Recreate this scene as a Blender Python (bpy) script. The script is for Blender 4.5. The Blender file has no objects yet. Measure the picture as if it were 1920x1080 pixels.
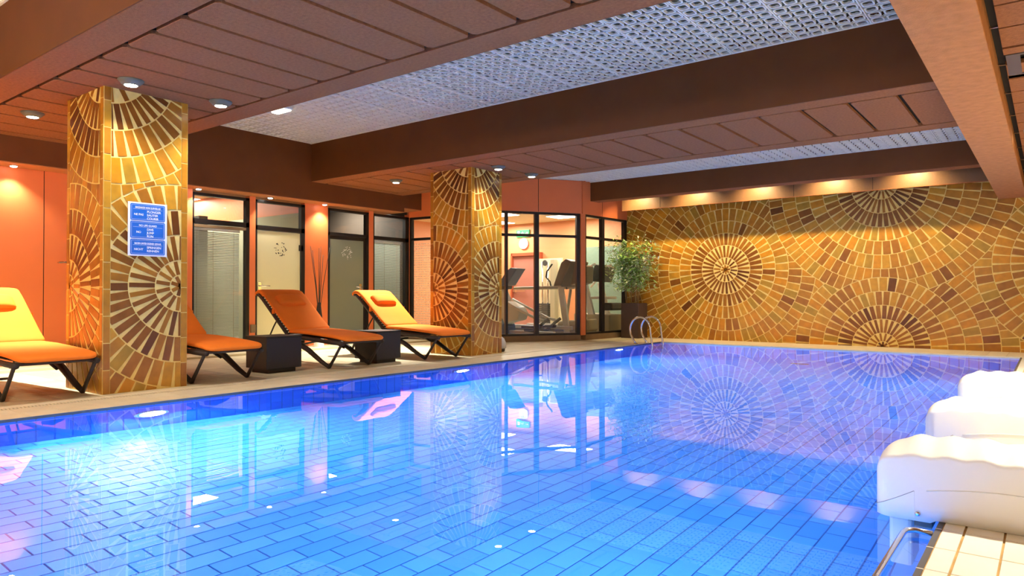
import bpy, bmesh, math, random
from mathutils import Vector, Matrix
random.seed(7)
S = bpy.context.scene
COL = S.collection
PI = math.pi
H = 0.9                                    # camera height over the deck

# ------------------------------------------------------------------ camera, world, exposure, large lights
cam_d = bpy.data.cameras.new('camera'); cam = bpy.data.objects.new('camera', cam_d); COL.objects.link(cam)
cam_d.sensor_width = 36.0; cam_d.lens = 1310.8 / 1920 * 36.0; cam_d.clip_start = 0.02
YAW, PIT = math.radians(37.65), math.radians(0.584)
cam.location = (0, 0, H); cam.rotation_euler = (PI / 2 + PIT, 0, YAW)
S.camera = cam
W = bpy.data.worlds.new('world'); S.world = W; W.use_nodes = True
W.node_tree.nodes['Background'].inputs[0].default_value = (1.0, 0.86, 0.72, 1)
W.node_tree.nodes['Background'].inputs[1].default_value = 0.25
S.view_settings.view_transform = 'Standard'; S.view_settings.look = 'None'
S.view_settings.exposure = 0.25; S.view_settings.gamma = 1.0; S.view_settings.use_curve_mapping = False

WARM = (1.0, 0.80, 0.56); NEUT = (1.0, 0.93, 0.80); COOL = (0.82, 0.95, 1.0)
P_DOWN, P_SPOT, P_WASH, P_POOL, P_POOL2 = 56, 56, 96, 138, 72
P_DECK, P_GYM, P_OFFICE, P_REAR = 500, 56, 42, 120


def spot(loc, aim, power, angle, color=NEUT, blend=0.5, r=0.05):
    d = bpy.data.lights.new('spot_lamp', 'SPOT'); d.energy = power; d.spot_size = math.radians(angle)
    d.spot_blend = blend; d.color = color; d.shadow_soft_size = r
    o = bpy.data.objects.new('spot_lamp', d); COL.objects.link(o); o.location = loc
    o.rotation_euler = (Vector(aim) - Vector(loc)).to_track_quat('-Z', 'Y').to_euler()
    return o


def area(loc, aim, power, sx, sy, color=NEUT, spread=180):
    d = bpy.data.lights.new('area_lamp', 'AREA'); d.energy = power; d.shape = 'RECTANGLE'; d.size = sx; d.size_y = sy
    d.color = color; d.spread = math.radians(spread)
    o = bpy.data.objects.new('area_lamp', d); COL.objects.link(o); o.location = loc
    o.rotation_euler = (Vector(aim) - Vector(loc)).to_track_quat('-Z', 'Y').to_euler()
    return o


# underwater lamps in the left pool wall (their discs are built with the pool); unseen fill lamps added along the right one
LAMPS_LEFT = [(2.81, -0.46), (6.70, -0.42), (10.79, -0.38)]
for y, z in LAMPS_LEFT:
    area((-5.955, y, z), (-3.2, y, z - (1.6 if y < 4 else 0.9)), P_POOL * (2.1 if y < 4 else 1.25), 0.16, 0.16, COOL)
FILL_RIGHT = [(0.2, -0.36), (2.2, -0.36), (6.6, -0.36), (10.2, -0.36)]
for y, z in FILL_RIGHT:
    area((-0.40, y, z), (-5.4, y, z - 0.35), P_POOL2, 0.16, 0.16, COOL)
# wall washers in the slot before the tiled wall
WASH_X = [-6.68, -5.48, -4.25, -3.0, -1.75]
for x in WASH_X:
    spot((x, 12.5, 3.02), (x, 13.35, 1.55), P_WASH, 128, (1.0, 0.78, 0.44), 0.9, 0.03)
# ceiling lamps over the right-hand deck, then unseen fill lamps added behind the camera
for x, y in [(0.70, 4.3), (0.70, 6.6), (0.75, 9.2)]:
    spot((x, y, 2.52), (x - 0.35, y + 0.2, 0), P_DECK, 130, (1.0, 0.93, 0.78), 0.6, 0.06)
for x, y in [(-6.6, -0.3), (-4.2, -0.6), (-1.8, -1.4)]:
    d = bpy.data.lights.new('rear_fill_lamp', 'POINT'); d.energy = P_REAR; d.color = WARM; d.shadow_soft_size = 0.15
    o = bpy.data.objects.new('rear_fill_lamp', d); COL.objects.link(o); o.location = (x, y, 2.5)


# ------------------------------------------------------------------ helpers: materials
def lin(h):
    v = [int(h[i:i + 2], 16) / 255 for i in (0, 2, 4)]
    return tuple(c / 12.92 if c <= 0.04045 else ((c + 0.055) / 1.055) ** 2.4 for c in v)


def mat(name, color, rough=0.5, metal=0.0, noise=0.0, nscale=8.0, bump=0.0, bscale=60.0, coat=0.0, emit=None, estr=0.0,
        trans=0.0, ior=1.45, spec=0.5, stretch=None, alpha=1.0):
    m = bpy.data.materials.new(name); m.use_nodes = True
    nt = m.node_tree; b = nt.nodes['Principled BSDF']
    b.inputs['Base Color'].default_value = (*color, 1); b.inputs['Roughness'].default_value = rough
    b.inputs['Metallic'].default_value = metal; b.inputs['Coat Weight'].default_value = coat
    b.inputs['Transmission Weight'].default_value = trans; b.inputs['IOR'].default_value = ior
    b.inputs['Specular IOR Level'].default_value = spec
    b.inputs['Alpha'].default_value = alpha
    if emit:
        b.inputs['Emission Color'].default_value = (*emit, 1); b.inputs['Emission Strength'].default_value = estr
    if noise or bump:
        g = nt.nodes.new('ShaderNodeNewGeometry'); mp = nt.nodes.new('ShaderNodeMapping')
        if stretch: mp.inputs['Scale'].default_value = stretch
        nt.links.new(g.outputs['Position'], mp.inputs['Vector'])
    if noise:
        n = nt.nodes.new('ShaderNodeTexNoise'); n.inputs['Scale'].default_value = nscale; n.inputs['Detail'].default_value = 5
        nt.links.new(mp.outputs['Vector'], n.inputs['Vector'])
        r = nt.nodes.new('ShaderNodeMapRange'); r.inputs['From Min'].default_value = 0.25; r.inputs['From Max'].default_value = 0.75
        r.inputs['To Min'].default_value = 1 - noise; r.inputs['To Max'].default_value = 1 + noise
        nt.links.new(n.outputs['Fac'], r.inputs['Value'])
        x = nt.nodes.new('ShaderNodeMix'); x.data_type = 'RGBA'; x.blend_type = 'MULTIPLY'; x.inputs['Factor'].default_value = 1
        x.inputs['A'].default_value = (*color, 1)
        nt.links.new(r.outputs['Result'], x.inputs['B']); nt.links.new(x.outputs['Result'], b.inputs['Base Color'])
    if bump:
        n2 = nt.nodes.new('ShaderNodeTexNoise'); n2.inputs['Scale'].default_value = bscale; n2.inputs['Detail'].default_value = 4
        nt.links.new(mp.outputs['Vector'], n2.inputs['Vector'])
        bp = nt.nodes.new('ShaderNodeBump'); bp.inputs['Strength'].default_value = bump; bp.inputs['Distance'].default_value = 0.01
        nt.links.new(n2.outputs['Fac'], bp.inputs['Height']); nt.links.new(bp.outputs['Normal'], b.inputs['Normal'])
    return m


M = {}
M['felt'] = mat('felt', (0.30, 0.112, 0.040), 0.95, noise=0.22, nscale=40, bump=0.5, bscale=150, spec=0.15)
M['plaster_beam'] = mat('plaster_beam', (0.46, 0.185, 0.062), 0.9, noise=0.16, nscale=14, bump=0.6, bscale=110, spec=0.15)
M['brown_paint'] = mat('brown_paint', (0.135, 0.042, 0.008), 0.6, noise=0.10, nscale=3, bump=0.05, bscale=90, spec=0.3)
M['soffit'] = mat('soffit', (0.50, 0.19, 0.06), 0.7, noise=0.06, nscale=5, spec=0.3)
M['fascia'] = mat('fascia', (0.17, 0.08, 0.028), 0.45, noise=0.08, nscale=40, bump=0.2, bscale=90)
M['groove'] = mat('groove', (0.012, 0.006, 0.004), 0.9)
M['orange'] = mat('orange', (0.76, 0.195, 0.06), 0.45, noise=0.03, nscale=2, spec=0.4)
M['gym_orange'] = mat('gym_orange', (0.76, 0.33, 0.15), 0.5, noise=0.03, nscale=2)
M['orange_dark'] = mat('orange_dark', (0.42, 0.085, 0.035), 0.5, noise=0.04, nscale=2, spec=0.4)
M['grille'] = mat('grille', (0.86, 0.82, 0.66), 0.45, spec=0.3)
M['plenum'] = mat('plenum', (0.10, 0.09, 0.08), 0.9)
M['lining'] = mat('lining', (0.12, 0.115, 0.065), 0.9)
M['office_wall'] = mat('office_wall', (0.46, 0.44, 0.30), 0.8)
M['grout'] = mat('grout', (0.80, 0.58, 0.17), 0.6, noise=0.10, nscale=20, spec=0.4)
SH = {'gold': (0.56, 0.27, 0.022), 'ochre': (0.46, 0.19, 0.014), 'amber': (0.58, 0.235, 0.012), 'olive': (0.42, 0.23, 0.022),
      'tan': (0.36, 0.135, 0.012), 'brown': (0.24, 0.080, 0.009), 'dark': (0.14, 0.042, 0.007)}
for k, c in SH.items():
    M['glaze_' + k] = mat('glaze_' + k, tuple(v * 0.94 for v in c), 0.28, noise=0.20, nscale=9, bump=0.10, bscale=30, spec=0.4)
SHADES = list(SH)
for i, c in enumerate([(0.038, 0.262, 0.82), (0.046, 0.282, 0.85), (0.032, 0.242, 0.79)]):
    M['blue_%d' % i] = mat('pool_glaze_%d' % i, c, 0.35, noise=0.05, nscale=3, spec=0.3)
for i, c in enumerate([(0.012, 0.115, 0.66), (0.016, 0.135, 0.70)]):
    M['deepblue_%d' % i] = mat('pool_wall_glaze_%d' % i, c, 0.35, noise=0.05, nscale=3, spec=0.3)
M['blue_joint'] = mat('blue_joint', (0.010, 0.115, 0.44), 0.8)
for i, c in enumerate([(0.60, 0.51, 0.32), (0.57, 0.48, 0.29), (0.64, 0.55, 0.35)]):
    M['deck_%d' % i] = mat('deck_tile_%d' % i, c, 0.42, noise=0.08, nscale=6, spec=0.4)
for i, c in enumerate([(0.80, 0.70, 0.50), (0.77, 0.66, 0.46)]):
    M['coping_%d' % i] = mat('coping_tile_%d' % i, c, 0.4, noise=0.06, nscale=6, spec=0.4)
for i, c in enumerate([(0.84, 0.79, 0.64), (0.81, 0.76, 0.60)]):
    M['cream_%d' % i] = mat('cream_tile_%d' % i, c, 0.35, noise=0.04, nscale=6, spec=0.4)
M['deck_joint'] = mat('deck_joint', (0.36, 0.26, 0.15), 0.9, noise=0.2, nscale=15)
M['rust_joint'] = mat('rust_joint', (0.50, 0.30, 0.10), 0.9, noise=0.3, nscale=12)
M['dark_lip'] = mat('dark_lip', (0.10, 0.085, 0.07), 0.5)
M['black_frame'] = mat('black_frame', (0.012, 0.009, 0.008), 0.35, spec=0.5)
M['plinth'] = mat('plinth', (0.22, 0.14, 0.07), 0.6, noise=0.1, nscale=6)
M['white'] = mat('white', (0.85, 0.84, 0.80), 0.5)
M['cream_wall'] = mat('cream_wall', (0.78, 0.66, 0.42), 0.7)
M['grey_wall'] = mat('grey_wall', (0.30, 0.32, 0.28), 0.7)
M['room_shade'] = mat('room_shade', (0.05, 0.035, 0.025), 0.8)  # dimness of the unlit room put into the colour
M['cushion'] = mat('cushion', (0.86, 0.20, 0.018), 0.85, noise=0.05, nscale=5, bump=0.12, bscale=220, spec=0.2)
M['rattan'] = mat('rattan', (0.035, 0.022, 0.016), 0.5, noise=0.3, nscale=120, bump=0.5, bscale=240)
M['darkbox'] = mat('darkbox', (0.022, 0.016, 0.012), 0.5, noise=0.1, nscale=30)
M['steel'] = mat('steel', (0.72, 0.72, 0.74), 0.16, metal=1.0)
M['bezel'] = mat('bezel', (0.13, 0.13, 0.09), 0.45)
M['hood'] = mat('hood', (0.86, 0.84, 0.76), 0.32, noise=0.015, nscale=3, coat=0.2)
M['intake'] = mat('intake', (0.30, 0.34, 0.38), 0.5); M['seam'] = mat('seam', (0.35, 0.32, 0.26), 0.6)
M['sign_blue'] = mat('sign_blue', (0.012, 0.14, 0.56), 0.35)
M['sign_white'] = mat('sign_white', (0.88, 0.90, 0.92), 0.4)

M['planter'] = mat('planter', (0.075, 0.045, 0.033), 0.5, noise=0.08, nscale=10)
M['soil'] = mat('soil', (0.03, 0.02, 0.012), 0.95)
M['leaf_a'] = mat('leaf_a', (0.42, 0.64, 0.15), 0.35); M['leaf_b'] = mat('leaf_b', (0.85, 0.90, 0.62), 0.35)
M['leaf_c'] = mat('leaf_c', (0.30, 0.50, 0.14), 0.45)
M['cane'] = mat('cane', (0.42, 0.26, 0.08), 0.6)
M['twig'] = mat('twig', (0.05, 0.028, 0.018), 0.6); M['vent_brown'] = mat('vent_brown', (0.09, 0.055, 0.035), 0.6); M['vase'] = mat('vase', (0.012, 0.01, 0.01), 0.25)
M['machine'] = mat('machine', (0.62, 0.60, 0.52), 0.4); M['machine_dark'] = mat('machine_dark', (0.06, 0.06, 0.06), 0.4)
M['machine_blue'] = mat('machine_blue', (0.05, 0.10, 0.20), 0.35); M['machine_tan'] = mat('machine_tan', (0.42, 0.36, 0.24), 0.4)
M['screen_grey'] = mat('screen_grey', (0.16, 0.13, 0.09), 0.35)
M['green_sign'] = mat('green_sign', (0.01, 0.34, 0.10), 0.4, emit=(0.01, 0.34, 0.10), estr=0.6)
M['door_red'] = mat('door_red', (0.42, 0.16, 0.12), 0.45)
M['mirror'] = mat('mirror', (0.20, 0.28, 0.21), 0.45, metal=0.0)
M['lamp_on'] = mat('lamp_on', (1, 1, 1), 0.5, emit=(1.0, 0.97, 0.90), estr=18)
M['panel_on'] = mat('panel_on', (1, 1, 1), 0.5, emit=(1.0, 0.97, 0.88), estr=7)
M['pool_lamp_on'] = mat('pool_lamp_on', (1, 1, 1), 0.5, emit=(0.85, 0.96, 1.0), estr=40)
M['frost_warm'] = mat('frost_warm', (0.80, 0.78, 0.60), 0.5, spec=0.5, emit=None)
M['frost_dark'] = mat('frost_dark', (0.16, 0.17, 0.13), 0.35, spec=0.5)


def glass_mat(name, tint, ior=1.45, rough=0.0, bump=0.0, clear=None):
    m = bpy.data.materials.new(name); m.use_nodes = True; nt = m.node_tree
    for n in list(nt.nodes):
        if n.type == 'BSDF_PRINCIPLED': nt.nodes.remove(n)
    out = nt.nodes['Material Output']
    if clear is not None:                  # thin window pane: transparent plus a mirror coat by angle
        t = nt.nodes.new('ShaderNodeBsdfTransparent'); t.inputs[0].default_value = (*tint, 1)
        g = nt.nodes.new('ShaderNodeBsdfGlossy'); g.inputs['Roughness'].default_value = 0.0
        l = nt.nodes.new('ShaderNodeLayerWeight'); l.inputs[0].default_value = 0.5
        p = nt.nodes.new('ShaderNodeMath'); p.operation = 'POWER'; p.inputs[1].default_value = 5
        f = nt.nodes.new('ShaderNodeMath'); f.operation = 'MULTIPLY_ADD'; f.inputs[1].default_value = 0.75; f.inputs[2].default_value = clear
        nt.links.new(l.outputs['Facing'], p.inputs[0]); nt.links.new(p.outputs[0], f.inputs[0])
        x = nt.nodes.new('ShaderNodeMixShader')
        nt.links.new(f.outputs[0], x.inputs[0]); nt.links.new(t.outputs[0], x.inputs[1]); nt.links.new(g.outputs[0], x.inputs[2])
        nt.links.new(x.outputs[0], out.inputs['Surface'])
    else:
        g = nt.nodes.new('ShaderNodeBsdfGlass'); g.inputs['Color'].default_value = (*tint, 1)
        g.inputs['IOR'].default_value = ior; g.inputs['Roughness'].default_value = rough
        if bump:
            ge = nt.nodes.new('ShaderNodeNewGeometry'); n = nt.nodes.new('ShaderNodeTexNoise'); n.inputs['Scale'].default_value = 2.2
            n.inputs['Detail'].default_value = 2
            b = nt.nodes.new('ShaderNodeBump'); b.inputs['Strength'].default_value = bump; b.inputs['Distance'].default_value = 0.02
            nt.links.new(ge.outputs['Position'], n.inputs['Vector']); nt.links.new(n.outputs['Fac'], b.inputs['Height'])
            nt.links.new(b.outputs['Normal'], g.inputs['Normal'])
        nt.links.new(g.outputs[0], out.inputs['Surface'])
    return m


M['water'] = glass_mat('water', (0.97, 0.99, 1.0), 1.333, 0.0, 0.028)
M['pane'] = glass_mat('pane', (0.96, 0.97, 0.95), clear=0.03)
M['pane_dark'] = glass_mat('pane_dark', (0.67, 0.65, 0.60), clear=0.04)


# ------------------------------------------------------------------ helpers: meshes
class MB:
    def __init__(s): s.v = []; s.f = []; s.m = []

    def add(s, vs, fs, mi=0):
        o = len(s.v); s.v += [tuple(p) for p in vs]
        for f in fs: s.f.append([i + o for i in f]); s.m.append(mi)
        return s

    def box(s, x0, x1, y0, y1, z0, z1, mi=0):
        x0, x1 = sorted((x0, x1)); y0, y1 = sorted((y0, y1)); z0, z1 = sorted((z0, z1))
        return s.add([(x0, y0, z0), (x1, y0, z0), (x1, y1, z0), (x0, y1, z0), (x0, y0, z1), (x1, y0, z1), (x1, y1, z1), (x0, y1, z1)],
                     [(0, 3, 2, 1), (4, 5, 6, 7), (0, 1, 5, 4), (1, 2, 6, 5), (2, 3, 7, 6), (3, 0, 4, 7)], mi)

    def obox(s, a, b, t, z0, z1, mi=0, off=0.0):
        """upright slab along the floor line a-b, thickness t, shifted sideways by off"""
        a, b = Vector((a[0], a[1], 0)), Vector((b[0], b[1], 0)); d = (b - a).normalized(); n = Vector((-d.y, d.x, 0))
        p = [a + n * (off - t / 2), b + n * (off - t / 2), b + n * (off + t / 2), a + n * (off + t / 2)]
        return s.add([(q.x, q.y, z0) for q in p] + [(q.x, q.y, z1) for q in p],
                     [(0, 3, 2, 1), (4, 5, 6, 7), (0, 1, 5, 4), (1, 2, 6, 5), (2, 3, 7, 6), (3, 0, 4, 7)], mi)

    def tube(s, pts, r, n=8, mi=0, caps=True, sq=1.0):
        pts = [Vector(p) for p in pts]; rs = r if isinstance(r, (list, tuple)) else [r] * len(pts)
        base = len(s.v); prev = None
        for i, p in enumerate(pts):
            t = (pts[min(i + 1, len(pts) - 1)] - pts[max(i - 1, 0)]).normalized()
            if prev is None:
                u = t.cross(Vector((0, 0, 1)) if abs(t.z) < 0.9 else Vector((0, 1, 0))).normalized()
            else: u = (prev - t * prev.dot(t)).normalized()
            prev = u; w = t.cross(u)
            for k in range(n):
                a = 2 * PI * k / n
                s.v.append(tuple(p + u * (rs[i] * math.cos(a)) + w * (rs[i] * sq * math.sin(a))))
        for i in range(len(pts) - 1):
            for k in range(n):
                a = base + i * n + k; b = base + i * n + (k + 1) % n
                s.f.append([a, b, b + n, a + n]); s.m.append(mi)
        if caps:
            s.f.append([base + k for k in range(n)][::-1]); s.m.append(mi)
            e = base + (len(pts) - 1) * n; s.f.append([e + k for k in range(n)]); s.m.append(mi)
        return s

    def lathe(s, prof, c=(0, 0, 0), n=24, mi=0, mtx=None):
        base = len(s.v)
        for r, z in prof:
            for k in range(n):
                a = 2 * PI * k / n; p = Vector((r * math.cos(a), r * math.sin(a), z))
                if mtx: p = mtx @ p
                s.v.append((p.x + c[0], p.y + c[1], p.z + c[2]))
        for i in range(len(prof) - 1):
            for k in range(n):
                a = base + i * n + k; b = base + i * n + (k + 1) % n
                s.f.append([a, b, b + n, a + n]); s.m.append(mi)
        s.f.append([base + k for k in range(n)][::-1]); s.m.append(mi)
        e = base + (len(prof) - 1) * n; s.f.append([e + k for k in range(n)]); s.m.append(mi)
        return s

    def mesh(s, name, mats):
        me = bpy.data.meshes.new(name); me.from_pydata(s.v, [], s.f)
        for m in (mats if isinstance(mats, (list, tuple)) else [mats]): me.materials.append(M[m])
        if any(s.m): me.polygons.foreach_set('material_index', s.m)
        me.update(); return me

    def build(s, name, mats, parent=None, smooth=False, bevel=0.0, sub=0, kind=None, loc=None):
        me = s.mesh(name, mats)
        if smooth:
            b_ = bmesh.new(); b_.from_mesh(me); bmesh.ops.recalc_face_normals(b_, faces=b_.faces); b_.to_mesh(me); b_.free()
            me.polygons.foreach_set('use_smooth', [True] * len(me.polygons))
        o = bpy.data.objects.new(name, me); COL.objects.link(o)
        if parent: o.parent = parent
        if loc: o.location = loc
        if bevel:
            b = o.modifiers.new('bevel', 'BEVEL'); b.width = bevel; b.segments = 2; b.limit_method = 'ANGLE'
        if sub:
            b = o.modifiers.new('sub', 'SUBSURF'); b.levels = sub; b.render_levels = sub
        if kind: o['kind'] = kind
        return o


def tag(o, label, cat, group=None, kind=None):
    o['label'] = label; o['category'] = cat
    if group: o['group'] = group
    if kind: o['kind'] = kind
    return o


def thing(name, label, cat, loc=(0, 0, 0), rz=0, group=None):
    o = bpy.data.objects.new(name, None); COL.objects.link(o); o.empty_display_size = 0.1
    o.location = loc; o.rotation_euler = (0, 0, rz); return tag(o, label, cat, group)


def struct(o, label=None):
    o['kind'] = 'structure'
    if label: o['label'] = label
    return o


def sempty(name, label=None, loc=(0, 0, 0)):
    o = bpy.data.objects.new(name, None); COL.objects.link(o); o.location = loc; o.empty_display_size = 0.1
    return struct(o, label)


def dup(root, loc, rz=0, label=None):
    r = root.copy(); COL.objects.link(r); r.location = loc; r.rotation_euler = (0, 0, rz)
    if label: r['label'] = label
    for ch in list(root.children):
        c = ch.copy(); COL.objects.link(c); c.parent = r
        for g in list(ch.children):
            d = g.copy(); COL.objects.link(d); d.parent = c
    return r


# rough picture size of a polygon, to choose which pieces become parts
_R = (Matrix.Rotation(YAW, 3, 'Z') @ Matrix.Rotation(PI / 2 + PIT, 3, 'X')).transposed()


def proj(p):
    c = _R @ (Vector(p) - Vector((0, 0, H)))
    if c.z > -0.05: return None
    return 960 - 1310.8 * c.x / c.z, 540 + 1310.8 * c.y / c.z


def size_in_view(ps):
    q = [proj(p) for p in ps]
    if any(a is None for a in q): return 0.0
    cx = sum(a[0] for a in q) / len(q); cy = sum(a[1] for a in q) / len(q)
    if not (-20 < cx < 1940 and -20 < cy < 1100): return 0.0
    return abs(sum(q[i][0] * q[(i + 1) % len(q)][1] - q[(i + 1) % len(q)][0] * q[i][1] for i in range(len(q)))) / 2


class Plane:
    def __init__(s, o, u, v):
        s.o = Vector(o); s.u = Vector(u).normalized(); s.v = Vector(v).normalized(); s.n = s.u.cross(s.v)

    def at(s, a, b, h=0.0): return s.o + s.u * a + s.v * b + s.n * h


def tile_geo(mb, pl, poly, t, mi=0, ch=0.002, h0=-0.001):
    """a chamfered tile: poly in plane coordinates (counter-clockwise), thickness t"""
    n = len(poly); cx = sum(p[0] for p in poly) / n; cy = sum(p[1] for p in poly) / n
    rmin = max(0.004, min(math.hypot(p[0] - cx, p[1] - cy) for p in poly)); k = 1 - min(0.4, ch / rmin)
    vs = [pl.at(a, b, h0) for a, b in poly] + [pl.at(a, b, t - ch * 0.7) for a, b in poly] + \
         [pl.at(cx + (a - cx) * k, cy + (b - cy) * k, t) for a, b in poly]
    fs = [tuple(range(2 * n, 3 * n))]
    for i in range(n):
        j = (i + 1) % n
        fs += [(i, j, n + j, n + i), (n + i, n + j, 2 * n + j, 2 * n + i)]
    mb.add(vs, fs, mi)


def lay_tiles(pl, tiles, parent, t, mats, name='tile', limit=300, rest='tile_field'):
    """tiles: list of (poly, material index). The largest in view become parts, the rest one field."""
    sized = sorted(((size_in_view([pl.at(a, b) for a, b in p]), i) for i, (p, m) in enumerate(tiles)), reverse=True)
    chosen = [i for sz, i in sized[:limit] if sz > 30]
    cs = set(chosen)
    shared = {}
    for i in chosen:
        p, m = tiles[i]
        cx = sum(q[0] for q in p) / len(p); cy = sum(q[1] for q in p) / len(p)
        key = (m, tuple((round(q[0] - cx, 4), round(q[1] - cy, 4)) for q in p))
        if key not in shared:
            mb = MB(); lp = Plane((0, 0, 0), pl.u, pl.v); tile_geo(mb, lp, [(q[0] - cx, q[1] - cy) for q in p], t)
            shared[key] = mb.mesh(name, mats[m])
        o = bpy.data.objects.new(name, shared[key]); COL.objects.link(o); o.location = pl.at(cx, cy)
        o.parent = parent
    mb = MB()
    for i, (p, m) in enumerate(tiles):
        if i not in cs: tile_geo(mb, pl, p, t, m)
    if mb.f: mb.build(rest, mats, parent, kind='stuff')


def rects(u0, u1, v0, v1, pu, pv, joint, nm, bond=False, along='v', rnd=random):
    """rectangular tiles of pitch pu x pv over an area; bond staggers alternate rows"""
    out = []; j = joint / 2
    nu = int(round((u1 - u0) / pu)); nv = int(round((v1 - v0) / pv)); pu = (u1 - u0) / nu; pv = (v1 - v0) / nv
    for a in range(nu):
        offs = pv / 2 if (bond and a % 2) else 0.0
        lo = v0 - offs
        while lo < v1 - 1e-6:
            b0, b1 = max(lo, v0), min(lo + pv, v1); lo += pv
            if b1 - b0 < 0.03: continue
            x0, x1 = u0 + a * pu + j, u0 + (a + 1) * pu - j
            out.append(([(x0, b0 + j), (x1, b0 + j), (x1, b1 - j), (x0, b1 - j)], rnd.randrange(nm)))
    return out


# ------------------------------------------------------------------ circle mosaics
def clip_half(poly, nx, ny, d):
    """keep the side nx*x+ny*y >= d"""
    out = []
    for i in range(len(poly)):
        a, b = poly[i], poly[(i + 1) % len(poly)]
        da = nx * a[0] + ny * a[1] - d; db = nx * b[0] + ny * b[1] - d
        if da >= 0: out.append(a)
        if (da >= 0) != (db >= 0):
            t = da / (da - db); out.append((a[0] + (b[0] - a[0]) * t, a[1] + (b[1] - a[1]) * t))
    return out


def poly_area(p): return sum(p[i][0] * p[(i + 1) % len(p)][1] - p[(i + 1) % len(p)][0] * p[i][1] for i in range(len(p))) / 2


def mosaic(circles, u0, u1, v0, v1, rng, arc=0.122, inner=0.55):
    """circles by priority: (cu, cv, radii list, outer radius or None, zone test or None)"""
    tiles = []
    for ci, (cu, cv, radii, R, zone) in enumerate(circles):
        for k in range(len(radii) - 1):
            r0, r1 = radii[k], radii[k + 1]
            if R and r0 > R - 0.02: break
            j = 0.012
            if r0 < 0.02: n = 8
            elif r0 < 0.13: n = 16
            elif r0 < 0.30: n = 32
            elif r0 < 0.55: n = 42
            elif r0 < 0.80: n = 46
            else: n = max(46, int(2 * PI * r0 / arc))
            w = 2 * PI * max(r0, 0.03) / n - (0.012 if r0 > 0.55 else 0.006)
            if r0 < 0.02: w = 2 * PI * r1 / n * 0.42
            ph = rng.random() * 6.28
            dark = rng.random()
            for i in range(n):
                a = ph + 2 * PI * i / n; c, s = math.cos(a), math.sin(a)
                g = (cu + c * (r0 + r1) / 2, cv + s * (r0 + r1) / 2)
                if not (u0 - 0.2 < g[0] < u1 + 0.2 and v0 - 0.2 < g[1] < v1 + 0.2): continue
                if zone and not zone(g): continue
                h0 = w / 2; h1 = h0 + (0.004 if r0 > 0.55 else 0.0)
                ri, ro = r0 + j / 2, math.sqrt(max(1e-6, (r1 - j / 2) ** 2 - h1 * h1))
                if ro - ri < 0.015: continue
                poly = [(cu + c * ri + s * h0, cv + s * ri - c * h0), (cu + c * ro + s * h1, cv + s * ro - c * h1),
                        (cu + c * (r1 - j / 2), cv + s * (r1 - j / 2)),
                        (cu + c * ro - s * h1, cv + s * ro + c * h1), (cu + c * ri - s * h0, cv + s * ri + c * h0)]
                ok = True
                for cj in range(ci):               # cut by the circles laid over this one
                    qu, qv, _, QR, qz = circles[cj]
                    if QR is None: continue
                    dx, dy = g[0] - qu, g[1] - qv; d = math.hypot(dx, dy)
                    if d > QR + 0.35: continue
                    if d < QR - 0.16: ok = False; break
                    nx, ny = dx / d, dy / d
                    poly = clip_half(poly, nx, ny, nx * qu + ny * qv + QR + j / 2)
                    if len(poly) < 3: ok = False; break
                if not ok: continue
                for nx, ny, d in ((1, 0, u0), (-1, 0, -u1), (0, 1, v0), (0, -1, -v1)):
                    poly = clip_half(poly, nx, ny, d)
                    if len(poly) < 3: break
                if len(poly) < 3 or poly_area(poly) < 0.0006: continue
                x = rng.random()
                if r0 < inner: sh = rng.choice(['brown', 'tan', 'brown', 'brown', 'dark'] if dark < 0.6 else ['tan', 'tan', 'brown'])
                else: sh = ('gold' if x < 0.20 else 'ochre' if x < 0.48 else 'amber' if x < 0.70 else 'olive' if x < 0.80 else 'tan' if x < 0.965 else 'brown')
                if rng.random() < 0.006: sh = 'dark'
                tiles.append((poly, SHADES.index(sh)))
    return tiles


GL = ['glaze_' + s for s in SHADES]

# ================================================================== THE SETTING
XW, XC, XR = -6.0, -6.79, -0.36          # pool's left edge, column face, pool's right edge
YF, YW = 12.5, 13.55                     # pool's far edge, tiled end wall
ZW, ZS = -0.022, 2.80                    # water, low ceiling
pool_z = lambda y: -(0.90 + 0.105 * (y - 1.7))

# ---- decks
fl = struct(MB().box(-10.6, XW - 0.004, -4.5, 13.7, -0.30, -0.004).build('floor', 'deck_joint'), 'tan tiled deck left of the pool')
T = rects(-9.53, -6.69, -3.0, YW, 0.237, 0.246, 0.005, 3)
MB().box(-10.6, -9.53, -4.5, 13.7, -0.01, 0.03).build('step', 'deck_0', fl)
lay_tiles(Plane((0, 0, -0.008), (1, 0, 0), (0, 1, 0)), T, fl, 0.008, ['deck_0', 'deck_1', 'deck_2'], limit=260)
T = rects(-6.492, -6.002, -3.0, YW - 0.0, 0.245, 0.246, 0.004, 2) + rects(-6.69, -6.575, -3.0, YW, 0.115, 0.246, 0.004, 2)
lay_tiles(Plane((0, 0, -0.008), (1, 0, 0), (0, 1, 0)), T, fl, 0.008, ['coping_0', 'coping_1'], name='coping_tile', limit=170, rest='coping_field')
gr = MB()
for i in range(640):                       # slotted drain cover along the pool
    y = -3 + i * 0.026
    gr.box(-6.572, -6.495, y, y + 0.014, -0.006, 0.0)
gr.box(-6.574, -6.566, -3, 13.5, -0.006, 0.001); gr.box(-6.501, -6.493, -3, 13.5, -0.006, 0.001)
gr.build('drain_cover', 'coping_0', fl, kind='stuff')
MB().box(-6.575, -6.492, -3, 13.5, -0.0065, -0.0035).build('drain_channel', 'groove', fl)
MB().box(XW - 0.006, XW, -3.0, YF, -0.05, -0.003).build('coping_lip', 'dark_lip', fl)

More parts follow.
